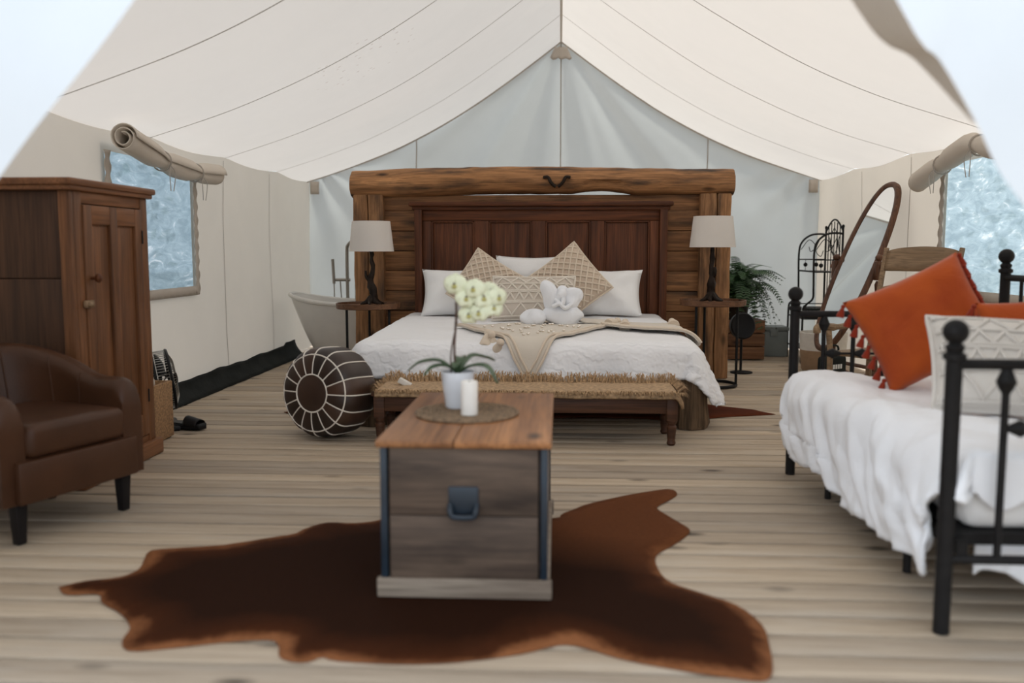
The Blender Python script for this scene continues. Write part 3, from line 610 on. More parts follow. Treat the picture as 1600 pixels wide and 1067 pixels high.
b = B(); b.b2(-.048, .048, -L2 - .019, -L2 - .008, .275, .365, .005); hd = b.build('handle_plate', 'ironblue', tk)
B().tube(smooth([(-.042, -L2 - .02, .31), (-.04, -L2 - .034, .29), (-.03, -L2 - .036, .272), (.03, -L2 - .036, .272), (.04, -L2 - .034, .29), (.042, -L2 - .014, .31)]), .009, 8).build('handle_grip', 'ironblue', hd)
LZ = .012 + .512
mt_ = thing('jute_placemat', 'round woven jute mat on the trunk lid', 'mat', (-.335, 3.21, LZ))
for k in range(12):
    r = .008 + k * .0158; b = B(); b.tube([((r + .002 * math.sin(t * 1.9)) * math.cos(2 * PI * t / 48), (r + .002 * math.sin(t * 1.9)) * math.sin(2 * PI * t / 48), .006 + .001 * math.sin(t * 2.3)) for t in range(48)], .0082, 6, closed=True); b.build('woven_coil', 'jutemat', mt_)
orc = thing('potted_orchid', 'white orchid in a white ceramic pot on the trunk', 'plant', (-.375, 3.27, LZ + .0145))
B().lathe([(0, .0), (.042, 0), (.046, .004), (.063, .135), (.058, .135), (.042, .012), (0, .012)], 36).build('pot', 'white', orc); B().lathe([(0, .115), (.056, .115)], 20).build('soil', 'darkroot', orc)
def leafm(L, wd, droop, lift):
    b = B(); P = smooth([(0, 0, 0), (L * .35, 0, lift), (L * .75, 0, lift * .9), (L, 0, lift - droop)], 5); n = len(P) - 1
    def f(a, c):
        p = P[round(a * n)]; ww = wd * math.sin(PI * min(.97, max(.06, a * .9 + .08))) ** .6; s = c * 2 - 1; return p + Vector((0, s * ww, .35 * ww * s * s))
    return b.grid(n, 6, f)
for ang, L, wd, dr, li in ((182, .185, .020, .035, .045), (205, .13, .018, .03, .03), (28, .15, .021, .02, .06), (-18, .16, .021, .06, .03), (90, .15, .02, .03, .05), (-95, .06, .015, .01, .04)):
    o = leafm(L, wd, dr, li).build('leaf', 'leaf', orc, sharp=80, solid=.004); o.location = (0, 0, .125); o.rotation_euler = (0, 0, R(ang))
st = smooth([(-.008, 0, .12), (-.012, 0, .22), (-.004, 0, .34), (.0, -.01, .43), (.03, -.02, .475), (.09, -.02, .45), (.13, -.02, .40)], 5)
B().tube(st, [.0045] * 15 + [.003] * (len(st) - 15), 7).build('flower_stem', 'stem', orc)
B().tube(smooth([(-.024, 0, .12), (-.026, .01, .2), (-.006, 0, .30)], 5), .003, 6).build('support_stake', 'stem', orc)
B().ell((-.004, -.004, .315), (.007, .006, .006), 8).build('stem_clip', 'stem', orc)
def flower():
    b = B()
    for k, (ang, L, wd) in enumerate(((90, .036, .020), (18, .038, .027), (162, .038, .027), (-50, .034, .019), (230, .034, .019))):
        def f(a, c):
            w_ = wd * math.sin(PI * min(.96, a * .85 + .12)) ** .7; s = c * 2 - 1; x = L * a; y = w_ * s; z = -.010 * a * a - .006 * s * s * a + .003 * k
            return Vector((x * math.cos(R(ang)) - y * math.sin(R(ang)), x * math.sin(R(ang)) + y * math.cos(R(ang)), z))
        b.grid(6, 6, f)
    return b
f0 = flower().build('flower', 'petal', orc, sharp=80, solid=.0015); l0 = B().ell((0, -.006, .010), (.009, .008, .010), 8).build('lip', 'lip', f0); c0 = B().ell((0, .003, .014), (.004, .004, .005), 6).build('column', 'liptip', f0)
fp = [(-.005, -.03, .455, -5), (.035, -.035, .405, 10), (.065, -.04, .44, -10), (.10, -.035, .405, 8), (.135, -.03, .37, 15), (.085, -.045, .355, -12), (.045, -.03, .345, 0), (.12, .0, .43, 20), (.15, -.02, .41, 25), (.06, .0, .385, -20)]
for k, (x, y, z, a) in enumerate(fp):
    o = f0 if k == 0 else inst(f0, orc)
    if k: inst(l0, o); inst(c0, o)
    place(o, (x, y, z), 82 + random.uniform(-14, 10), 0, a); s = 1.15 if k == 0 else random.uniform(.95, 1.15); o.scale = (s, s, s)
cn = thing('pillar_candle', 'white pillar candle beside the orchid pot', 'candle', (-.318, 3.125, LZ + .0145))
B().lathe([(0, 0), (.029, 0), (.030, .003), (.030, .116), (.027, .120), (.02, .117), (0, .114)], 28).build('wax', 'wax', cn); B().tube([(0, 0, .112), (.001, 0, .122)], .0015, 5).build('wick', 'blackleg', cn)

# ------------------------------------------------------------------ hides on the floor
def hide(name, outline, spine, mat, label, z0=.0, zi=.010):
    pts = [Vector((x, y, 0)) for x, y in outline]; pts = smooth([*pts, pts[0]], 3)[:-1]; n = len(pts)
    b = B(); lay = b.bm.verts.layers.float.new('edge'); vs_ = [b.bm.verts.new(p) for p in pts]
    es = [b.bm.edges.new((vs_[i], vs_[(i + 1) % n])) for i in range(n)]
    bmesh.ops.triangle_fill(b.bm, edges=es, use_beauty=True)
    for it in range(3):
        bmesh.ops.subdivide_edges(b.bm, edges=[e for e in b.bm.edges if e.calc_length() > .07 and not e.is_boundary], cuts=1); bmesh.ops.triangulate(b.bm, faces=b.bm.faces)
        bmesh.ops.beautify_fill(b.bm, faces=b.bm.faces, edges=[e for e in b.bm.edges if not e.is_boundary])
    bound = [e for e in b.bm.edges if e.is_boundary]
    for v in b.bm.verts:
        d = min((p - v.co).length for p in pts); v[lay] = min(1, d / .30); v.co.z = z0 + .003 + (zi - .003) * min(1, d / .05) + (.008 * max(0, noise.noise(Vector((v.co.x * 5, v.co.y * 5, 2)))) if d < .03 else 0)
    r = bmesh.ops.extrude_edge_only(b.bm, edges=bound)
    for v in r['geom']:
        if isinstance(v, bmesh.types.BMVert): v.co.z = z0 + .0005
    bmesh.ops.recalc_face_normals(b.bm, faces=b.bm.faces)
    me = bpy.data.meshes.new(name); b.bm.to_mesh(me); b.bm.free(); me.polygons.foreach_set('use_smooth', [True] * len(me.polygons)); me.materials.append(M[mat])
    o = bpy.data.objects.new(name, me); COL.objects.link(o); return tag(o, label, 'rug')
HIDE = [(-1.66,2.80),(-1.60,2.86),(-1.50,2.90),(-1.47,2.97),(-1.50,3.08),(-1.52,3.15),(-1.49,3.19),(-1.27,3.25),(-1.06,3.37),(-1.02,3.46),(-.95,3.55),(-.83,3.54),(-.75,3.58),(-.69,3.67),(-.55,3.68),(-.30,3.66),(-.02,3.66),(.02,3.73),(.17,3.91),(.36,4.06),(.51,4.14),(.545,4.07),(.51,3.98),(.43,3.85),(.45,3.74),(.52,3.56),(.51,3.47),(.43,3.33),(.36,3.22),(.35,3.08),(.38,2.95),(.47,2.86),(.56,2.77),(.61,2.62),(.60,2.48),(.585,2.38),(.565,2.30),(.53,2.265),(.45,2.28),(.34,2.31),(.18,2.37),(.07,2.44),(0,2.45),(-.10,2.39),(-.27,2.33),(-.43,2.31),(-.60,2.32),(-.65,2.34),(-.68,2.31),(-.73,2.31),(-.77,2.34),(-.79,2.40),(-.83,2.44),(-.95,2.42),(-1.10,2.37),(-1.20,2.35),(-1.25,2.41),(-1.27,2.50),(-1.35,2.60),(-1.45,2.68),(-1.50,2.75),(-1.60,2.74)]
hide('cowhide_rug', HIDE, ((-1.5, 2.85), (.45, 3.0)), 'hide', 'large brown cowhide rug lying under the trunk')
H2 = [(1.475,6.12),(1.40,6.22),(1.36,6.30),(1.22,6.38),(1.05,6.52),(.9,6.70),(.6,6.85),(.2,6.75),(-.4,6.9),(-1.0,6.8),(-1.45,6.62),(-1.72,6.38),(-1.60,6.28),(-1.75,6.10),(-1.9,6.02),(-1.7,5.94),(-1.4,5.86),(-.9,6.0),(-.3,5.9),(.3,5.95),(.8,5.88),(1.1,6.0),(1.3,6.06)]
hide('hide_rug', H2, ((-1.5, 6.3), (1.2, 6.3)), 'hide2', 'small rust-red hide rug lying under the bed')

# ------------------------------------------------------------------ leather tub armchair
ac = thing('tub_armchair', 'dark brown leather tub armchair beside the wardrobe', 'armchair', (-1.955, 3.455, 0), R(69.5))
B().b2(-.27, .27, -.02, .50, .20, .33, .015).build('seat_base', 'leather', ac)
b = B(); b.b2(-.235, .235, -.045, .47, .325, .455, .035, 4)
for v in b.bm.verts:
    if v.co.z > .4: v.co.z += .018 * (1 - (v.co.x / .24) ** 2)
b.build('seat_cushion', 'leather', ac, sharp=60)
path = []   # plan of the tub shell centreline: left arm front -> around -> right arm front
for k in range(9): path.append(Vector((-.285, -.02 + .30 * k / 8, 0)))
for k in range(1, 17): a = PI - PI * k / 17; path.append(Vector((.285 * math.cos(a), .28 + .30 * math.sin(a), 0)))
for k in range(9): path.append(Vector((.285, .28 - .30 * k / 8, 0)))
npth = len(path)
def shell(a, c):
    f = a * (npth - 1); i = min(int(f), npth - 2); p = path[i].lerp(path[i + 1], f - i); tg = (path[min(i + 1, npth - 1)] - path[max(i - 1, 0)]).normalized(); nm = Vector((tg.y, -tg.x, 0))
    e = min(a, 1 - a); s = min(1, max(0, (e - .12) / .28)); s = s * s * (3 - 2 * s); top = .575 + .135 * s
    cap = min(1, e / .055); top -= .07 * (1 - math.sqrt(max(0, 1 - (1 - cap) ** 2)))
    hw_ = .052; z0 = .16; q = c
    if q < .4: x, z = hw_, z0 + (top - hw_ - z0) * q / .4
    elif q < .6: t = (q - .4) / .2 * PI; x, z = hw_ * math.cos(t), top - hw_ + hw_ * math.sin(t)
    else: x, z = -hw_, top - hw_ - (top - hw_ - z0) * (q - .6) / .4
    lean = .05 * s * max(0, z - .4) / .3
    return p + nm * x + Vector((0, lean, z))
b = B(); b.grid(60, 40, shell)
for a in (0, 1): b.bm.faces.new([v for v in [b.bm.verts.new(shell(a, c / 40)) for c in range(41)]])
b.build('tub_shell', 'leather', ac, sharp=60)
B().b2(-.285, .285, -.05, .02, .16, .325, .012).build('front_rail', 'leather', ac)
for a in (.30, .42, .58, .70, .2, .8):
    inner = 1 if shell(a, .2).y < shell(a, .8).y else 0
    B().tube([shell(a, (.05 + .40 * k / 12) if True else 0) for k in range(13)], .005, 6).build('seam_piping', 'leather', ac); B().tube([shell(a, .95 - .40 * k / 12) for k in range(13)], .005, 6).build('seam_piping', 'leather', ac)
for x in (-.25, .25):
    for yy in (.015, .46):
        b = B(); b.box((x, yy, .09), (.052, .052, .18), .004)
        for v in b.bm.verts:
            if v.co.z < .05: v.co.x = x + (v.co.x - x) * .68; v.co.y = yy + (v.co.y - yy) * .68
        b.build('leg', 'blackleg', ac)

# ------------------------------------------------------------------ wardrobe
wd = thing('wardrobe', 'old brown wooden wardrobe with a panelled door by the tent wall', 'wardrobe', (-2.228, 4.0, 0))
D = .48; WL = .77; WH = 1.39
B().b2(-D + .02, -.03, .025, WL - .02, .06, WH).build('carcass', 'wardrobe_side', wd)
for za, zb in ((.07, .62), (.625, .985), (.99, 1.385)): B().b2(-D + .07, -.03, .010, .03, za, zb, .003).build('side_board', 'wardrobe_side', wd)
for xa, xb in ((-D, -D + .07), (-.055, 0)): B().b2(xa, xb, 0, .035, .05, WH, .004).build('corner_post', 'wardrobe', wd)
for ya, yb in ((0, .105), (WL - .075, WL)): B().b2(-.035, 0, ya + .036 * (ya == 0), yb, .05, WH, .004).build('front_stile', 'wardrobe', wd)
B().b2(-.035, -.004, .105, WL - .075, 1.335, WH, .003).build('top_rail', 'wardrobe_x', wd); B().b2(-.035, -.004, .105, WL - .075, .06, .12, .003).build('bottom_rail', 'wardrobe_x', wd)
B().b2(-D - .01, .022, -.03, WL + .03, WH, WH + .025, .008).build('cornice_step', 'wardrobe_x', wd); B().b2(-D - .02, .035, -.045, WL + .045, WH + .022, WH + .055, .01).build('cornice', 'wardrobe_x', wd)
B().b2(-D - .01, .03, -.03, WL + .03, 0, .085, .008).build('plinth', 'wardrobe_x', wd)
dr = B().b2(-.03, -.012, .11, WL - .08, .125, 1.33).build('door', 'wardrobe', wd)
y0, y1 = .11, WL - .08; mid = .395
for ya, yb in ((y0, y0 + .075), (mid - .035, mid + .035), (y1 - .07, y1)): B().b2(-.022, .006, ya, yb, .125, 1.33, .005).build('door_stile', 'wardrobe', dr)
for za, zb in ((.125, .24), (1.24, 1.33)):
    for ya, yb in ((y0 + .075, mid - .035), (mid + .035, y1 - .07)): B().b2(-.022, .005, ya, yb, za, zb, .004).build('door_rail', 'wardrobe_x', dr)
for ya, yb in ((y0 + .075, mid - .035), (mid + .035, y1 - .07)): B().b2(-.022, -.008, ya + .008, yb - .008, .248, 1.232, .006).build('door_panel', 'wardrobe', dr)
B().lathe([(.008, 0), (.008, .02), (.02, .03), (.022, .042), (.014, .05), (0, .052)], 16, Matrix.Translation((.005, y0 + .04, .985)) @ Matrix.Rotation(R(90), 4, 'Y')).build('knob', 'mahog', dr)
b = B(); b.box((.012, y0 + .0, .865), (.022, .075, .035), .008); b.ell((.026, y0 - .012, .865), (.014, .02, .014), 10); b.build('turn_latch', 'oak', wd)
for zz in (.3, 1.15): B().b2(-.004, .010, y1 - .004, y1 + .008, zz, zz + .07, .002).build('hinge', 'iron', wd)

# woven box, fan and shoe behind the wardrobe
bx = thing('woven_box', 'open woven cork box on the floor behind the wardrobe', 'box', (-2.45, 5.07, 0))
for xa, xb, ya, yb in ((-.14, .125, -.14, -.12), (-.14, .125, .12, .14), (-.14, -.12, -.12, .12), (.11, .13, -.14, .14)): B().b2(xa, xb, ya, yb, .008, .34, .004).build('side_panel', 'cork', bx)
B().b2(-.125, .115, -.125, .125, .0, .02).build('bottom_panel', 'cork', bx)
b = B(); b.ell((-.02, .0, .30), (.08, .09, .08), 16, None, .05, 9); tag(b.build('crumpled_cloth', 'hem', None, loc=(-2.45, 5.07, .02)), 'crumpled grey cloth inside the woven box', 'cloth')
fn = thing('floor_fan', 'black floor fan with wire grille behind the woven box', 'fan', (-2.50, 5.47, 0), R(28))
FM = Matrix.Translation((0, 0, .30)) @ Matrix.Rotation(R(82), 4, 'Y')
B().lathe([(.02, -.10), (.09, -.09), (.10, -.03)], 20, FM).build('motor_housing', 'blackplastic', fn)
for zz in (.05, -.04): B().tube([FM @ Vector((.185 * math.cos(t), .185 * math.sin(t), zz)) for t in [2 * PI * k / 36 for k in range(36)]], .010, 6, closed=True).build('rim', 'blackplastic', fn)
b = B()
for k in range(60): t = 2 * PI * k / 60; b.tube([FM @ Vector((.03 * math.cos(t), .03 * math.sin(t), .085)), FM @ Vector((.12 * math.cos(t), .12 * math.sin(t), .08)), FM @ Vector((.185 * math.cos(t), .185 * math.sin(t), .05))], .0022, 4); b.tube([FM @ Vector((.185 * math.cos(t), .185 * math.sin(t), .05)), FM @ Vector((.186 * math.cos(t), .186 * math.sin(t), -.04)), FM @ Vector((.09 * math.cos(t), .09 * math.sin(t), -.08))], .0022, 4)
b.build('wire_grille', 'nickel', fn)
B().lathe([(.03, .07), (.035, .09), (0, .095)], 16, FM).build('hub_badge', 'blackplastic', fn)
for k in range(3):
    a0 = k * 2 * PI / 3; B().grid(6, 4, lambda a, c: FM @ Vector(((.03 + .14 * a) * math.cos(a0 + .9 * c), (.03 + .14 * a) * math.sin(a0 + .9 * c), .03 - .05 * c))).build('blade', 'blackplastic', fn, solid=.003)
b = B(); b.b2(-.07, .09, -.17, .17, 0, .03, .012); b.tube([(0, -.15, .02), (0, -.195, .16), (0, -.19, .30)], .012, 8); b.tube([(0, .15, .02), (0, .195, .16), (0, .19, .30)], .012, 8); b.build('stand', 'blackplastic', fn)
sh = thing('slipper', 'black slipper on the floor beside the woven box', 'shoe', (-2.325, 5.42, 0), R(-20))
b = B(); b.grid(16, 10, lambda a, c: Vector(((a - .5) * .24, (c - .5) * .085 * (.75 + .35 * math.sin(PI * min(1, a * 1.05))), .008 + .018))); b.build('sole', 'blackplastic', sh, solid=.035)
B().grid(8, 10, lambda a, c: Vector((.0 + .10 * a, -.045 * math.cos(PI * c), .03 + .055 * math.sin(PI * c) * (1 - .35 * a)))).build('strap', 'blackleg', sh, solid=.006)

# ------------------------------------------------------------------ bathtub, tap and bottle
tb = thing('bathtub', 'white freestanding slipper bathtub behind the timber wall', 'bathtub', (-1.93, 8.95, 0))
def tubf(a, c):   # c around, a up
    t = 2 * PI * c; k = (.62 + .38 * a ** .7); ex, ey = .76 * k, .37 * k; rise = .09 * max(0, -math.cos(t)) ** 2
    return Vector((ex * math.copysign(abs(math.cos(t)) ** .8, math.cos(t)) - (.02 * a * (math.cos(t) < 0)), ey * math.copysign(abs(math.sin(t)) ** .8, math.sin(t)), .02 + (.56 + rise) * a))
b = B(); b.grid(14, 56, tubf); b.grid(10, 56, lambda a, c: Vector((tubf(1 - .8 * a, c).x * (.955 - .03 * a), tubf(1 - .8 * a, c).y * (.93 - .03 * a), tubf(1 - .8 * a, c).z)))
b.build('tub_body', 'tub', tb, sharp=70)
B().tube([tubf(1, c / 56) * 1 + Vector((0, 0, .005)) for c in range(56)], .022, 8, closed=True).build('rim', 'tub', tb)
B().lathe([(0, .14), (.5, .14)], 30, Matrix.Diagonal((1.05, .5, 1, 1))).build('tub_floor', 'tub', tb); B().lathe([(.0, 0), (.5, 0), (.5, .03), (0, .03)], 30, Matrix.Diagonal((.96, .46, 1, 1))).build('tub_foot', 'tub', tb)
tp = thing('bath_tap', 'brushed nickel freestanding bath tap with hand shower', 'tap', (-2.26, 9.46, 0))
B().lathe([(0, 0), (.06, 0), (.06, .015), (.02, .02)], 18).build('floor_flange', 'nickel', tp)
B().tube(smooth([(0, 0, 0), (0, 0, .6), (0, 0, 1.08), (.02, -.02, 1.17), (.09, -.07, 1.21), (.16, -.12, 1.17), (.17, -.13, 1.10)], 6), .018, 10).build('spout', 'nickel', tp)
B().tube([(-.15, 0, .80), (.03, 0, .80)], .016, 10).build('cross_bar', 'nickel', tp); B().tube([(-.14, -.02, .76), (-.15, -.02, 1.02)], .016, 10).build('hand_shower', 'nickel', tp)
B().tube(smooth([(-.14, -.02, .77), (-.13, -.03, .4), (-.07, -.03, .25), (-.06, -.02, .5), (-.075, -.01, .79)]), .007, 6).build('shower_hose', 'nickel', tp)
bt = thing('soap_bottle', 'clear pump soap bottle on the bathtub rim', 'bottle', (-2.10, 8.95 + .35, .60))
B().lathe([(0, 0), (.042, 0), (.045, .01), (.045, .16), (.03, .185), (.014, .195), (.014, .21)], 20).build('bottle_body', 'clear', bt); B().b2(-.03, .03, -.0475, -.0455, .04, .14).build('bottle_label', 'offwhite', bt)
b = B(); b.tube([(0, 0, .2), (0, 0, .26)], .006, 8); b.tube([(0, 0, .225), (0, 0, .24)], .018, 10); b.tube([(0, 0, .258), (-.04, 0, .255)], .006, 8); b.build('pump_head', 'nickel', bt)

# ------------------------------------------------------------------ right back corner: fern, boxes, rack, disc, basket
cr = thing('planter_crate', 'brown wooden crate under the fern', 'crate', (1.86, 9.35, 0))
for k in range(3): 
    for yy in (-.17, .17): B().b2(-.22, .22, yy - .01, yy + .01, .01 + k * .135, .135 + k * .135, .004).build('slat', 'crate', cr)
    for xx in (-.21, .21): o = B().b2(-.16, .16, -.01, .01, .01 + k * .135, .135 + k * .135, .004).build('slat', 'crate', cr); o.location = (xx, 0, 0); o.rotation_euler = (0, 0, R(90))
B().b2(-.2, .2, -.16, .16, .38, .405).build('crate_top', 'crate', cr)
fe = thing('boston_fern', 'bushy green fern on the crate beside the timber post', 'plant', (1.82, 9.33, .405))
B().lathe([(0, 0), (.10, 0), (.13, .18), (.14, .18), (.14, .2), (.12, .2), (0, .17)], 24).build('pot', 'darkroot', fe)
def frond(L, arch, droop, n=22):
    b = B(); P = smooth([(0, 0, 0), (L * .25, 0, arch * .8), (L * .6, 0, arch), (L, 0, arch - droop)], 8); m = len(P)
    b.tube(P, [.003 * (1 - .8 * i / m) for i in range(m)], 4)
    for i in range(2, m - 1):
        t = i / m; ll = L * .15 * math.sin(PI * min(1, t * .85 + .12)) ** .7; tg = (P[i + 1] - P[i - 1]).normalized()
        for sd in (-1, 1):
            p = P[i]; e = p + Vector((tg.x * .25 * ll, sd * ll, -.25 * ll)); w_ = tg * (L * .014)
            v = [b.bm.verts.new(q) for q in (p - w_, p + w_, p.lerp(e, .6) + w_, e, p.lerp(e, .6) - w_)]; b.bm.faces.new(v)
    return b
frs = [frond(.52, .30, .16).build('frond', 'fern', fe), frond(.48, .14, .42).build('frond', 'fern', fe), frond(.42, .42, .05).build('frond', 'fern', fe)]
for k in range(150):
    src = frs[k % 3]; o = src if k < 3 else inst(src, fe); o.location = (random.uniform(-.06, .06), random.uniform(-.06, .06), .18 + random.uniform(-.03, .03)); s = random.uniform(.6, .95)
    o.rotation_euler = (random.uniform(-.2, .2), random.uniform(-.25, .35), random.uniform(0, 2 * PI)); o.scale = (s, s, s)
gb = thing('storage_box', 'grey lidded storage box between the crate and the iron rack', 'box', (2.235, 9.62, 0))
B().b2(-.14, .16, -.13, .13, 0, .27, .012).build('box_body', 'greybox', gb); B().b2(-.15, .17, -.14, .14, .27, .315, .012).build('box_lid', 'greybox', gb); B().b2(-.03, .05, -.146, -.13, .22, .29, .004).build('latch', 'greybox', gb)
dsk = thing('round_black_disc', 'round black disc on a stand behind the tray table', 'fan', (1.66, 8.22, 0))  # black disc of unknown use; its stand is guessed
B().lathe([(0, -.03), (.10, -.03), (.122, -.015), (.122, .015), (.11, .025), (.09, .018), (0, .022)], 36, Matrix.Translation((0, 0, .43)) @ Matrix.Rotation(R(84), 4, 'X') @ Matrix.Rotation(R(15), 4, 'Y')).build('disc_head', 'blackplastic', dsk)
B().tube([(0, .03, .01), (0, .03, .36)], .012, 8).build('stem', 'blackplastic', dsk); B().lathe([(0, 0), (.10, 0), (.10, .012), (.02, .02), (0, .02)], 24).build('base', 'blackplastic', dsk)
# iron rack: back to the right-hand wall
rk = thing('iron_rack', 'black wrought iron baker rack with arched top in the corner', 'rack', (2.75, 9.2, 0))
def prof_side(y):
    return smooth([(-.36, y, 0), (-.36, y, .50), (-.33, y, .58), (-.27, y, .64), (-.265, y, .75), (-.27, y, 1.08), (-.24, y, 1.20), (-.15, y, 1.27), (-.04, y, 1.28), (0, y, 1.27)], 6)
for y in (-.26, .30):
    B().tube(prof_side(y), .010, 6).build('side_frame', 'iron', rk); B().tube([(0, y, 0), (0, y, 1.33)], .010, 6).build('rear_post', 'iron', rk); B().ell((0, y, 1.345), (.015, .015, .02), 8).build('finial', 'iron', rk)
    b = B()
    for zz, x in ((.14, -.36), (.44, -.36), (.56, -.34), (1.02, -.268), (.90, -.268)): b.tube([(x, y, zz), (0, y, zz)], .006, 5)
    b.tube(smooth([(-.25, y, 1.12), (-.17, y, 1.22), (-.10, y, 1.15), (-.15, y, 1.10), (-.17, y, 1.15)]), .004, 5); b.tube(smooth([(-.05, y, 1.25), (-.1, y, 1.12), (-.05, y, 1.05), (-.02, y, 1.11)]), .004, 5)
    for x in (-.2, -.09): b.ell((x, y, .965), (.022, .01, .022), 8); b.tube([(x, y, .90), (x, y, 1.02)], .003, 4)
    b.ell((-.2, y, .50), (.025, .01, .025), 8); b.build('scrollwork', 'iron', rk)
b = B()
for k in range(7): yy = -.26 + .56 * k / 6; b.tube([(0, yy, .0 if k in (0, 6) else .14), (0, yy, 1.30 + .10 * math.sin(PI * k / 6))], .005, 5)
b.tube([(0, -.26 + .56 * k / 24, 1.30 + .12 * math.sin(PI * k / 24)) for k in range(25)], .009, 6)
for s in (-1, 1): b.tube(smooth([(0, .02, 1.05), (0, .02 + s * .12, 1.15), (0, .02 + s * .08, 1.28), (0, .02, 1.34)]), .004, 5); b.tube(smooth([(0, .02 + s * .2, 1.06), (0, .02 + s * .14, 1.2), (0, .02 + s * .2, 1.27)]), .004, 5)
b.build('back_grille', 'iron', rk)
for zz, x in ((.14, -.36), (.44, -.36), (.90, -.268)):
    b = B(); b.b2(x, 0, -.26, .30, zz - .004, zz + .004); b.tube([(x, -.26, zz + .006), (x, .30, zz + .006)], .008, 6); b.build('shelf', 'iron', rk)
b = B(); b.b2(-.13, .13, -.10, .10, 0, .045, .015); b.b2(-.11, .12, -.09, .09, .045, .085, .015); tag(b.build('folded_black_cloth', 'blackcloth', None, loc=(2.58, 9.15, .45)), 'stack of folded black cloth on the iron rack', 'cloth')
bag = B(); bag.ell((0, 0, .07), (.10, .12, .07), 16, None, .03, 8); tag(bag.build('black_pouch', 'blackcloth', None, loc=(2.55, 9.2, .145)), 'black pouch on the lowest shelf of the iron rack', 'bag')
bs = thing('canvas_basket', 'round canvas basket, cream above and tan below', 'basket', (2.44, 8.40, 0))
B().lathe([(0, .004), (.175, .004), (.19, .02), (.205, .20)], 32).build('tan_base', 'tan', bs); B().lathe([(.205, .20), (.215, .36), (.208, .362), (.198, .20)], 32).build('cream_rim', 'offwhite', bs)

# ------------------------------------------------------------------ cheval mirror
cm = thing('cheval_mirror', 'tall oval tilting mirror in a dark wooden frame by the wall', 'mirror', (2.46, 7.60, 0), math.atan2(-.95, .3))
# local x = pivot axis (towards camera), local y = right-hand wall side after rotation
pv = B(); tilt = R(24); HM, WM = .74, .235; TM = Matrix.Translation((0, 0, .98)) @ Matrix.Rotation(-tilt, 4, 'X')
def oval(k, n=72, s=1.0):
    t = 2 * PI * k / n; return Vector((WM * s * math.copysign(abs(math.cos(t)) ** .85, math.cos(t)), 0, HM * (1 - (1 - s) * WM / HM) * math.copysign(abs(math.sin(t)) ** .9, math.sin(t))))
b = B(); rings = []
for k in range(72):
    p = oval(k); nrm = Vector((p.x / WM ** 2, 0, p.z / HM ** 2)).normalized(); rings.append([b.bm.verts.new(TM @ (p + nrm * dx + Vector((0, dy, 0)))) for dx, dy in ((-.024, -.012), (-.008, -.022), (.012, -.022), (.024, -.010), (.024, .016), (-.024, .016))])
for k in range(72):
    for j in range(6): b.bm.faces.new((rings[k][j], rings[k][(j + 1) % 6], rings[(k + 1) % 72][(j + 1) % 6], rings[(k + 1) % 72][j]))
fr = b.build('oval_frame', 'mirrorwood', cm, sharp=50)
b = B(); b.bm.faces.new([b.bm.verts.new(TM @ (oval(k, s=.93) + Vector((0, -.006, 0)))) for k in range(72)]); b.build('mirror_glass', 'mirror', fr)
b = B(); b.bm.faces.new([b.bm.verts.new(TM @ (oval(k, s=.95) + Vector((0, .012, 0)))) for k in range(72)]); b.build('back_board', 'mirrorwood', fr)
for sx in (-1, 1):
    x = sx * .285
    B().lathe([(.02, .10), (.028, .14), (.018, .2), (.022, .35), (.03, .5), (.022, .62), (.03, .68), (.018, .72), (.026, .80), (.030, .84), (.018, .87)], 14, Matrix.Translation((x, 0, 0))).build('turned_post', 'mirrorwood', cm)
    b = B(); b.box((x, 0, .95), (.06, .06, .15), .006); b.ell((x, 0, 1.055), (.032, .032, .028), 12); b.lathe([(.02, 1.02), (.014, 1.035), (.02, 1.045)], 12, Matrix.Translation((x, 0, 0))); b.build('post_block', 'mirrorwood', cm)
    b = B(); b.tube([(x - sx * .04, 0, .98), (x + sx * .045, 0, .98)], .01, 8); b.ell((x + sx * .055, 0, .98), (.018, .022, .022), 10); b.build('pivot_knob', 'mirrorwood', cm)
    B().tube(smooth([(x, -.26, .02), (x, -.16, .06), (x, 0, .13), (x, .12, .06), (x, .2, .02)], 5), .022, 8).build('foot', 'mirrorwood', cm)
B().tube([(-.285, 0, .16), (.285, 0, .16)], .016, 10).build('stretcher', 'mirrorwood', cm)

# ------------------------------------------------------------------ wooden rocking chair
rc = thing('rocking_chair', 'weathered oak rocking chair behind the orange cushions', 'chair', (2.20, 6.16, 0), math.atan2(-.8, .6) + R(0))
# local: facing -y
rc.rotation_euler = (0, 0, -math.atan2(.8, .6)); 
B().b2(-.25, .25, -.24, .22, .40, .43, .012).build('seat', 'oak', rc)
for x in (-.27, .27):
    B().tube([(x * .95, .20, .06), (x * .97, .22, .42), (x, .31, .80), (x * 1.04, .40, 1.13)], [.02, .022, .02, .018], 8).build('back_post', 'oak', rc)
    B().tube([(x, -.21, .06), (x, -.22, .42), (x * 1.03, -.23, .57)], .02, 8).build('front_leg', 'oak', rc)
    b = B(); P = smooth([(x * 1.0, .28, .66), (x * 1.06, .05, .60), (x * 1.1, -.15, .585), (x * 1.1, -.28, .60), (x * 1.1, -.33, .585), (x * 1.1, -.33, .555)], 5); b.tube(P, [.020] * 10 + [.026] * (len(P) - 10), 8); b.build('arm', 'oak', rc)
    B().tube(smooth([(x, -.42, .06), (x, -.2, .03), (x, .0, .022), (x, .25, .04), (x, .50, .10)], 5), .02, 8).build('rocker', 'oak', rc)
    B().tube([(x, -.21, .2), (x, .2, .2)], .012, 8).build('side_stretcher', 'oak', rc)
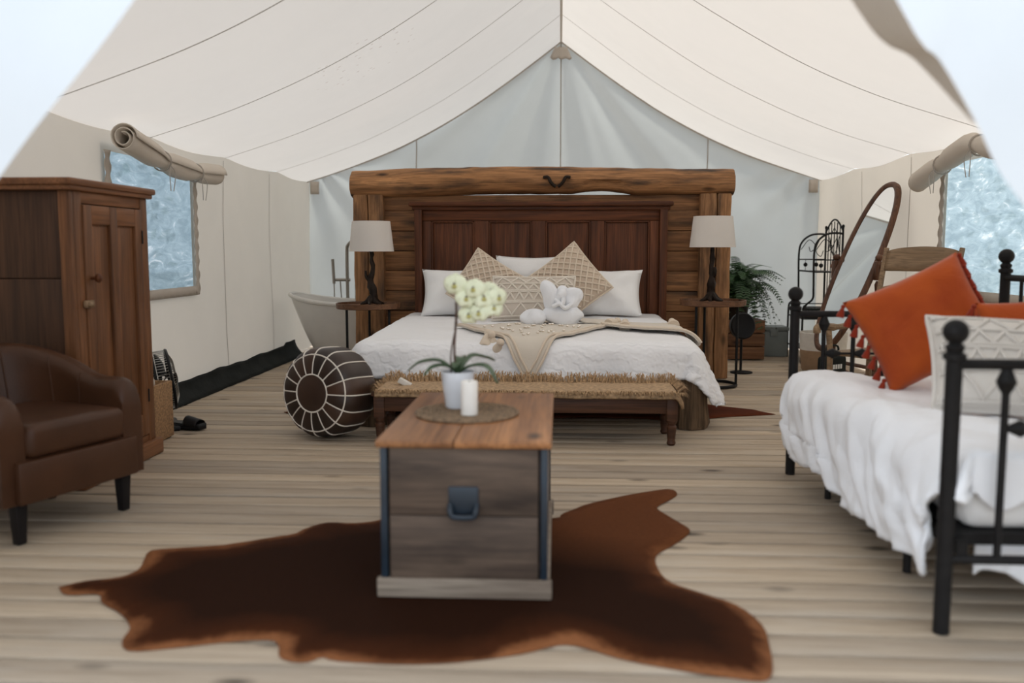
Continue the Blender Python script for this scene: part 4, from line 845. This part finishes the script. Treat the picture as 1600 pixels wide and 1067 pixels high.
def slat(z0, z1, yb):
    b = B(); b.grid(16, 4, lambda a, c: Vector((-.265 + .53 * a, yb + (z0 + (z1 - z0) * c - .9) * .28 + .03 * math.sin(PI * a), z0 + (z1 - z0 + (.02 * math.sin(PI * a))) * c - (.012 * (1 - math.sin(PI * a)) ** 4 * c)))); return b.build('back_slat', 'oak', rc, sharp=60, solid=.018)
slat(.97, 1.12, .335); slat(.78, .86, .335); slat(.60, .68, .335)
B().tube([(-.27, -.22, .22), (.27, -.22, .22)], .012, 8).build('front_stretcher', 'oak', rc)
tote = thing('black_bag', 'black bag with white print standing beside the rocking chair', 'bag', (2.12, 7.05, 0), R(35))
b = B(); b.b2(-.13, .13, -.045, .045, 0, .30, .03, 3); b.build('bag_body', 'blackcloth', tote); B().tube(smooth([(-.07, 0, .29), (-.06, 0, .37), (.06, 0, .37), (.07, 0, .29)]), .008, 6).build('handle', 'blackcloth', tote)
b = B()
for k in range(5): b.b2(-.07 + k * .028, -.05 + k * .028, -.047, -.0445, .20, .235)
b.box((0, -.046, .13), (.15, .003, .014), 0, Matrix.Rotation(.5, 3, 'Y')); b.box((.03, -.046, .11), (.12, .003, .010), 0, Matrix.Rotation(.5, 3, 'Y')); b.build('white_print', 'letter', tote)

# ------------------------------------------------------------------ iron daybed
db = thing('iron_daybed', 'black iron daybed with ball finials by the tent entrance', 'bed')
DX0, DX1, DYN, DYF = 1.125, 2.16, 2.60, 4.48
def post(x, y, h):
    B().tube([(x, y, 0), (x, y, h - .03)], .0235, 14).build('post', 'iron', db)
    b = B(); b.lathe([(.0235, h - .055), (.032, h - .05), (.032, h - .035), (.022, h - .03), (.028, h - .015), (.018, h - .004)], 16, Matrix.Translation((x, y, 0))); b.ell((x, y, h + .028), (.036, .036, .036), 18); b.build('ball_finial', 'iron', db)
for y, x0, hr in ((DYN, DX0, .86), (DYF, DX0 + .035, .875)):
    post(x0, y, hr); post(DX1, y, 1.06)
    zt_, zl = (.795, .222) if y == DYN else (.805, .222)
    B().tube([(x0, y, zt_), (DX1, y, zt_)], .016, 12).build('top_rail', 'iron', db); B().tube([(x0, y, zl), (DX1, y, zl)], .014, 12).build('lower_rail', 'iron', db)
    n = 7
    for k in range(1, n):
        x = x0 + (DX1 - x0) * k / n
        b = B(); b.tube([(x, y, zl), (x, y, zt_)], .011, 10); b.lathe([(.011, zt_ - .085), (.02, zt_ - .07), (.028, zt_ - .05), (.02, zt_ - .03), (.014, zt_ - .012)], 12, Matrix.Translation((x, y, 0))); b.build('spindle', 'iron', db)
    xs = [x0 + (DX1 - x0) * k / n for k in range(1, n)]
    for xa, xb in zip(xs, xs[1:]):
        xm = (xa + xb) / 2; zc = .61; b = B(); b.tube([(xa, y, zc), (xb, y, zc)], .006, 8); b.lathe([(.008, -.04), (.020, -.012), (.026, 0), (.020, .012), (.008, .04)], 12, Matrix.Translation((xa + .045, y, zc)) @ Matrix.Rotation(R(90), 4, 'Y')); b.build('cross_link', 'iron', db)
B().tube([(DX1, DYN, .985), (DX1, DYF, .985)], .016, 10).build('back_rail', 'iron', db)
for k in range(1, 12): y = DYN + (DYF - DYN) * k / 12; B().tube([(DX1, y, .25), (DX1, y, .985)], .009, 8).build('back_spindle', 'iron', db)
for x in (DX0 + .05, DX1 - .02): B().b2(x - .015, x + .015, DYN, DYF, .235, .275).build('side_rail', 'iron', db)
B().b2(DX0 + .05, DX1 - .03, DYN + .05, DYF - .05, .25, .285).build('slat_base', 'iron', db)
B().b2(DX0 + .08, DX1 - .04, DYN + .07, DYF - .05, .285, .44, .05, 3).build('mattress', 'linen', db)
for yy in (DYN + .5, DYF - .45): B().tube([(DX0 + .09, yy, 0), (DX0 + .09, yy, .25)], .015, 8).build('support_leg', 'iron', db)
# duvet
EX0, EX1, EY0, EY1 = 1.23, 2.10, 2.69, 4.36
def duv(p, q):
    cx = min(max(p, EX0), EX1); cy = min(max(q, EY0), EY1); dx, dy = p - cx, q - cy; d = math.hypot(dx, dy)
    puff = .035 * noise.noise(Vector((p * 3.1, q * 2.3, 4))) + .014 * noise.noise(Vector((p * 9, q * 6, 2))) + .006 * noise.noise(Vector((p * 22, q * 14, 2)))
    zt = .50 + puff + .03 * math.exp(-((p - EX0) / .25) ** 2)
    if d < 1e-6: return Vector((p, q, zt))
    ux, uy = dx / d, dy / d; r = .10
    if d < r * PI / 2: h = r * math.sin(d / r); dz = r * (1 - math.cos(d / r))
    else: e = d - r * PI / 2; h = r + e * .06; dz = r + e * .99
    al = q * abs(ux) + p * abs(uy); k = min(1, d / .25)
    wr = lambda f, s_: .5 - abs(noise.noise(Vector(((al + .8 * d) * f, (d - .3 * al) * f * .35, s_))))
    h += k * (.075 * wr(5, 1) + .045 * wr(10, 5) + .02 * wr(21, 9) - .045) + .03 * math.sin(PI * min(1, d / .42))
    if uy < 0 and abs(ux) < .5: h = min(h, .045)        # stays inside the near end frame
    if uy > 0 and abs(ux) < .5: h = min(h, .07)
    return Vector((cx + ux * h, cy + uy * h, max(.13, zt - dz)))
def duv_uv(a, c):
    p = EX0 - .43 + (EX1 - EX0 + .43) * a; lo = EY0 - .22 - .03 * math.sin(p * 40); q = lo + (EY1 + .14 - lo) * c
    if p < EX0: lim = lo + (EY0 - .03 - lo) * min(1, (EX0 - p) / .2); q = min(max(q, lim), EY1 + .03)
    if p < EX0 - .3: p += .05 * noise.noise(Vector((q * 3, 0, 0))) + .06 * max(0, (q - 3.6))
    return duv(p, q)
b = B(); b.grid(80, 130, duv_uv); tag(b.build('duvet', 'linen2', None, sharp=80, solid=.018), 'rumpled white duvet spilling over the side of the iron daybed', 'duvet')
b = B(); b.grid(60, 10, lambda a, c: Vector((DX0 + .12 + .85 * a, DYN + .075 + .012 * math.sin(a * 60) * (1 - c) - .0, .10 + .17 * c + .02 * math.sin(a * 23) * (1 - c) + .05 * (1 - a) * (1 - c)))); tag(b.build('bed_skirt', 'linen2', None, sharp=80, solid=.006), 'ragged white bed skirt hanging under the iron daybed end', 'bed skirt')
# cushions on the daybed
def tassel_cushion(label, loc, rot, w, h, t, tass=(0, 1, 2, 3), seed=0):
    o = thing('velvet_cushion', label, 'cushion', loc); o.rotation_euler = rot
    c = cushion(w, h, t, 24, .07, .035, seed).build('cushion_cover', 'orange', o, sharp=80)
    global TS
    sides = [lambda s: (s, -1), lambda s: (1, s), lambda s: (-s, 1), lambda s: (-1, -s)]; dirs = [Vector((0, -1, 0)), Vector((1, 0, 0)), Vector((0, 1, 0)), Vector((-1, 0, 0))]
    for si in tass:
        for k in range(9):
            s = -.92 + 1.84 * k / 8; u, v = sides[si](s); p = cushion_surf(w, h, t, u, v, 1, .07) + dirs[si] * .008
            if TS is None: TS = tassel_mesh(.52).build('tassel', 'tassel', o); q = TS
            else: q = inst(TS, o)
            q.location = p; dn = dirs[si] * .35 + (Matrix.Identity(3) if rot is None else rot.to_matrix().inverted()) @ Vector((0, 0, -1)); q.rotation_euler = (-dn).to_track_quat('Z', 'Y').to_euler()
    return o
TS = None
tassel_cushion('large orange velvet cushion with rust tassels on the iron daybed', (1.585, 3.98, .80), euler_facing(74, 27, -14), .52, .46, .18, tass=(1, 3), seed=2)
tassel_cushion('orange velvet cushion lying behind the white knitted cushion', (1.93, 3.72, .735), euler_facing(68, 6, -6), .40, .40, .13, tass=(1, 3), seed=8)
macrame('knitted_cushion', 'white knitted cushion with zigzag cords on the iron daybed', (1.72, 3.38, .685), euler_facing(54, -3, -8), .66, .40, .17, 'knit', 'knit', 'zigzag')

# ------------------------------------------------------------------ trees outside the windows
def tree(x, y, h, r, seed):
    random.seed(seed); t = thing('forest_tree', 'leafy green tree outside the %s' % ('window beside the wardrobe' if x < 0 else 'window behind the rocking chair'), 'tree', (x, y, -.16), 0, 'trees outside the %s window' % ('left' if x < 0 else 'right'))
    B().tube(smooth([(0, 0, 0), (.08, .05, h * .4), (-.05, 0, h * .8), (0, 0, h)], 4), [.14 * (1 - .06 * i) for i in range(13)], 8).build('trunk', 'bark', t)
    b = B()
    for k in range(2600):
        a = random.uniform(0, 2 * PI); rr = r * random.random() ** .5; z = random.uniform(.6, h); c = Vector((rr * math.cos(a), rr * math.sin(a), z)); n = Vector((random.gauss(0, 1), random.gauss(0, 1), random.gauss(0, 1))).normalized(); u = n.orthogonal().normalized() * random.uniform(.05, .10); v = n.cross(u) * .6
        b.bm.faces.new([b.bm.verts.new(c + q) for q in (u, v, -u, -v)])
    b.build('leaves', 'foliage', t)
for k, (x, y, h, r) in enumerate(((-6.6, 9.2, 5.5, 2.4), (6.8, 9.8, 5.5, 2.4))): tree(x, y, h, r, 100 + k)
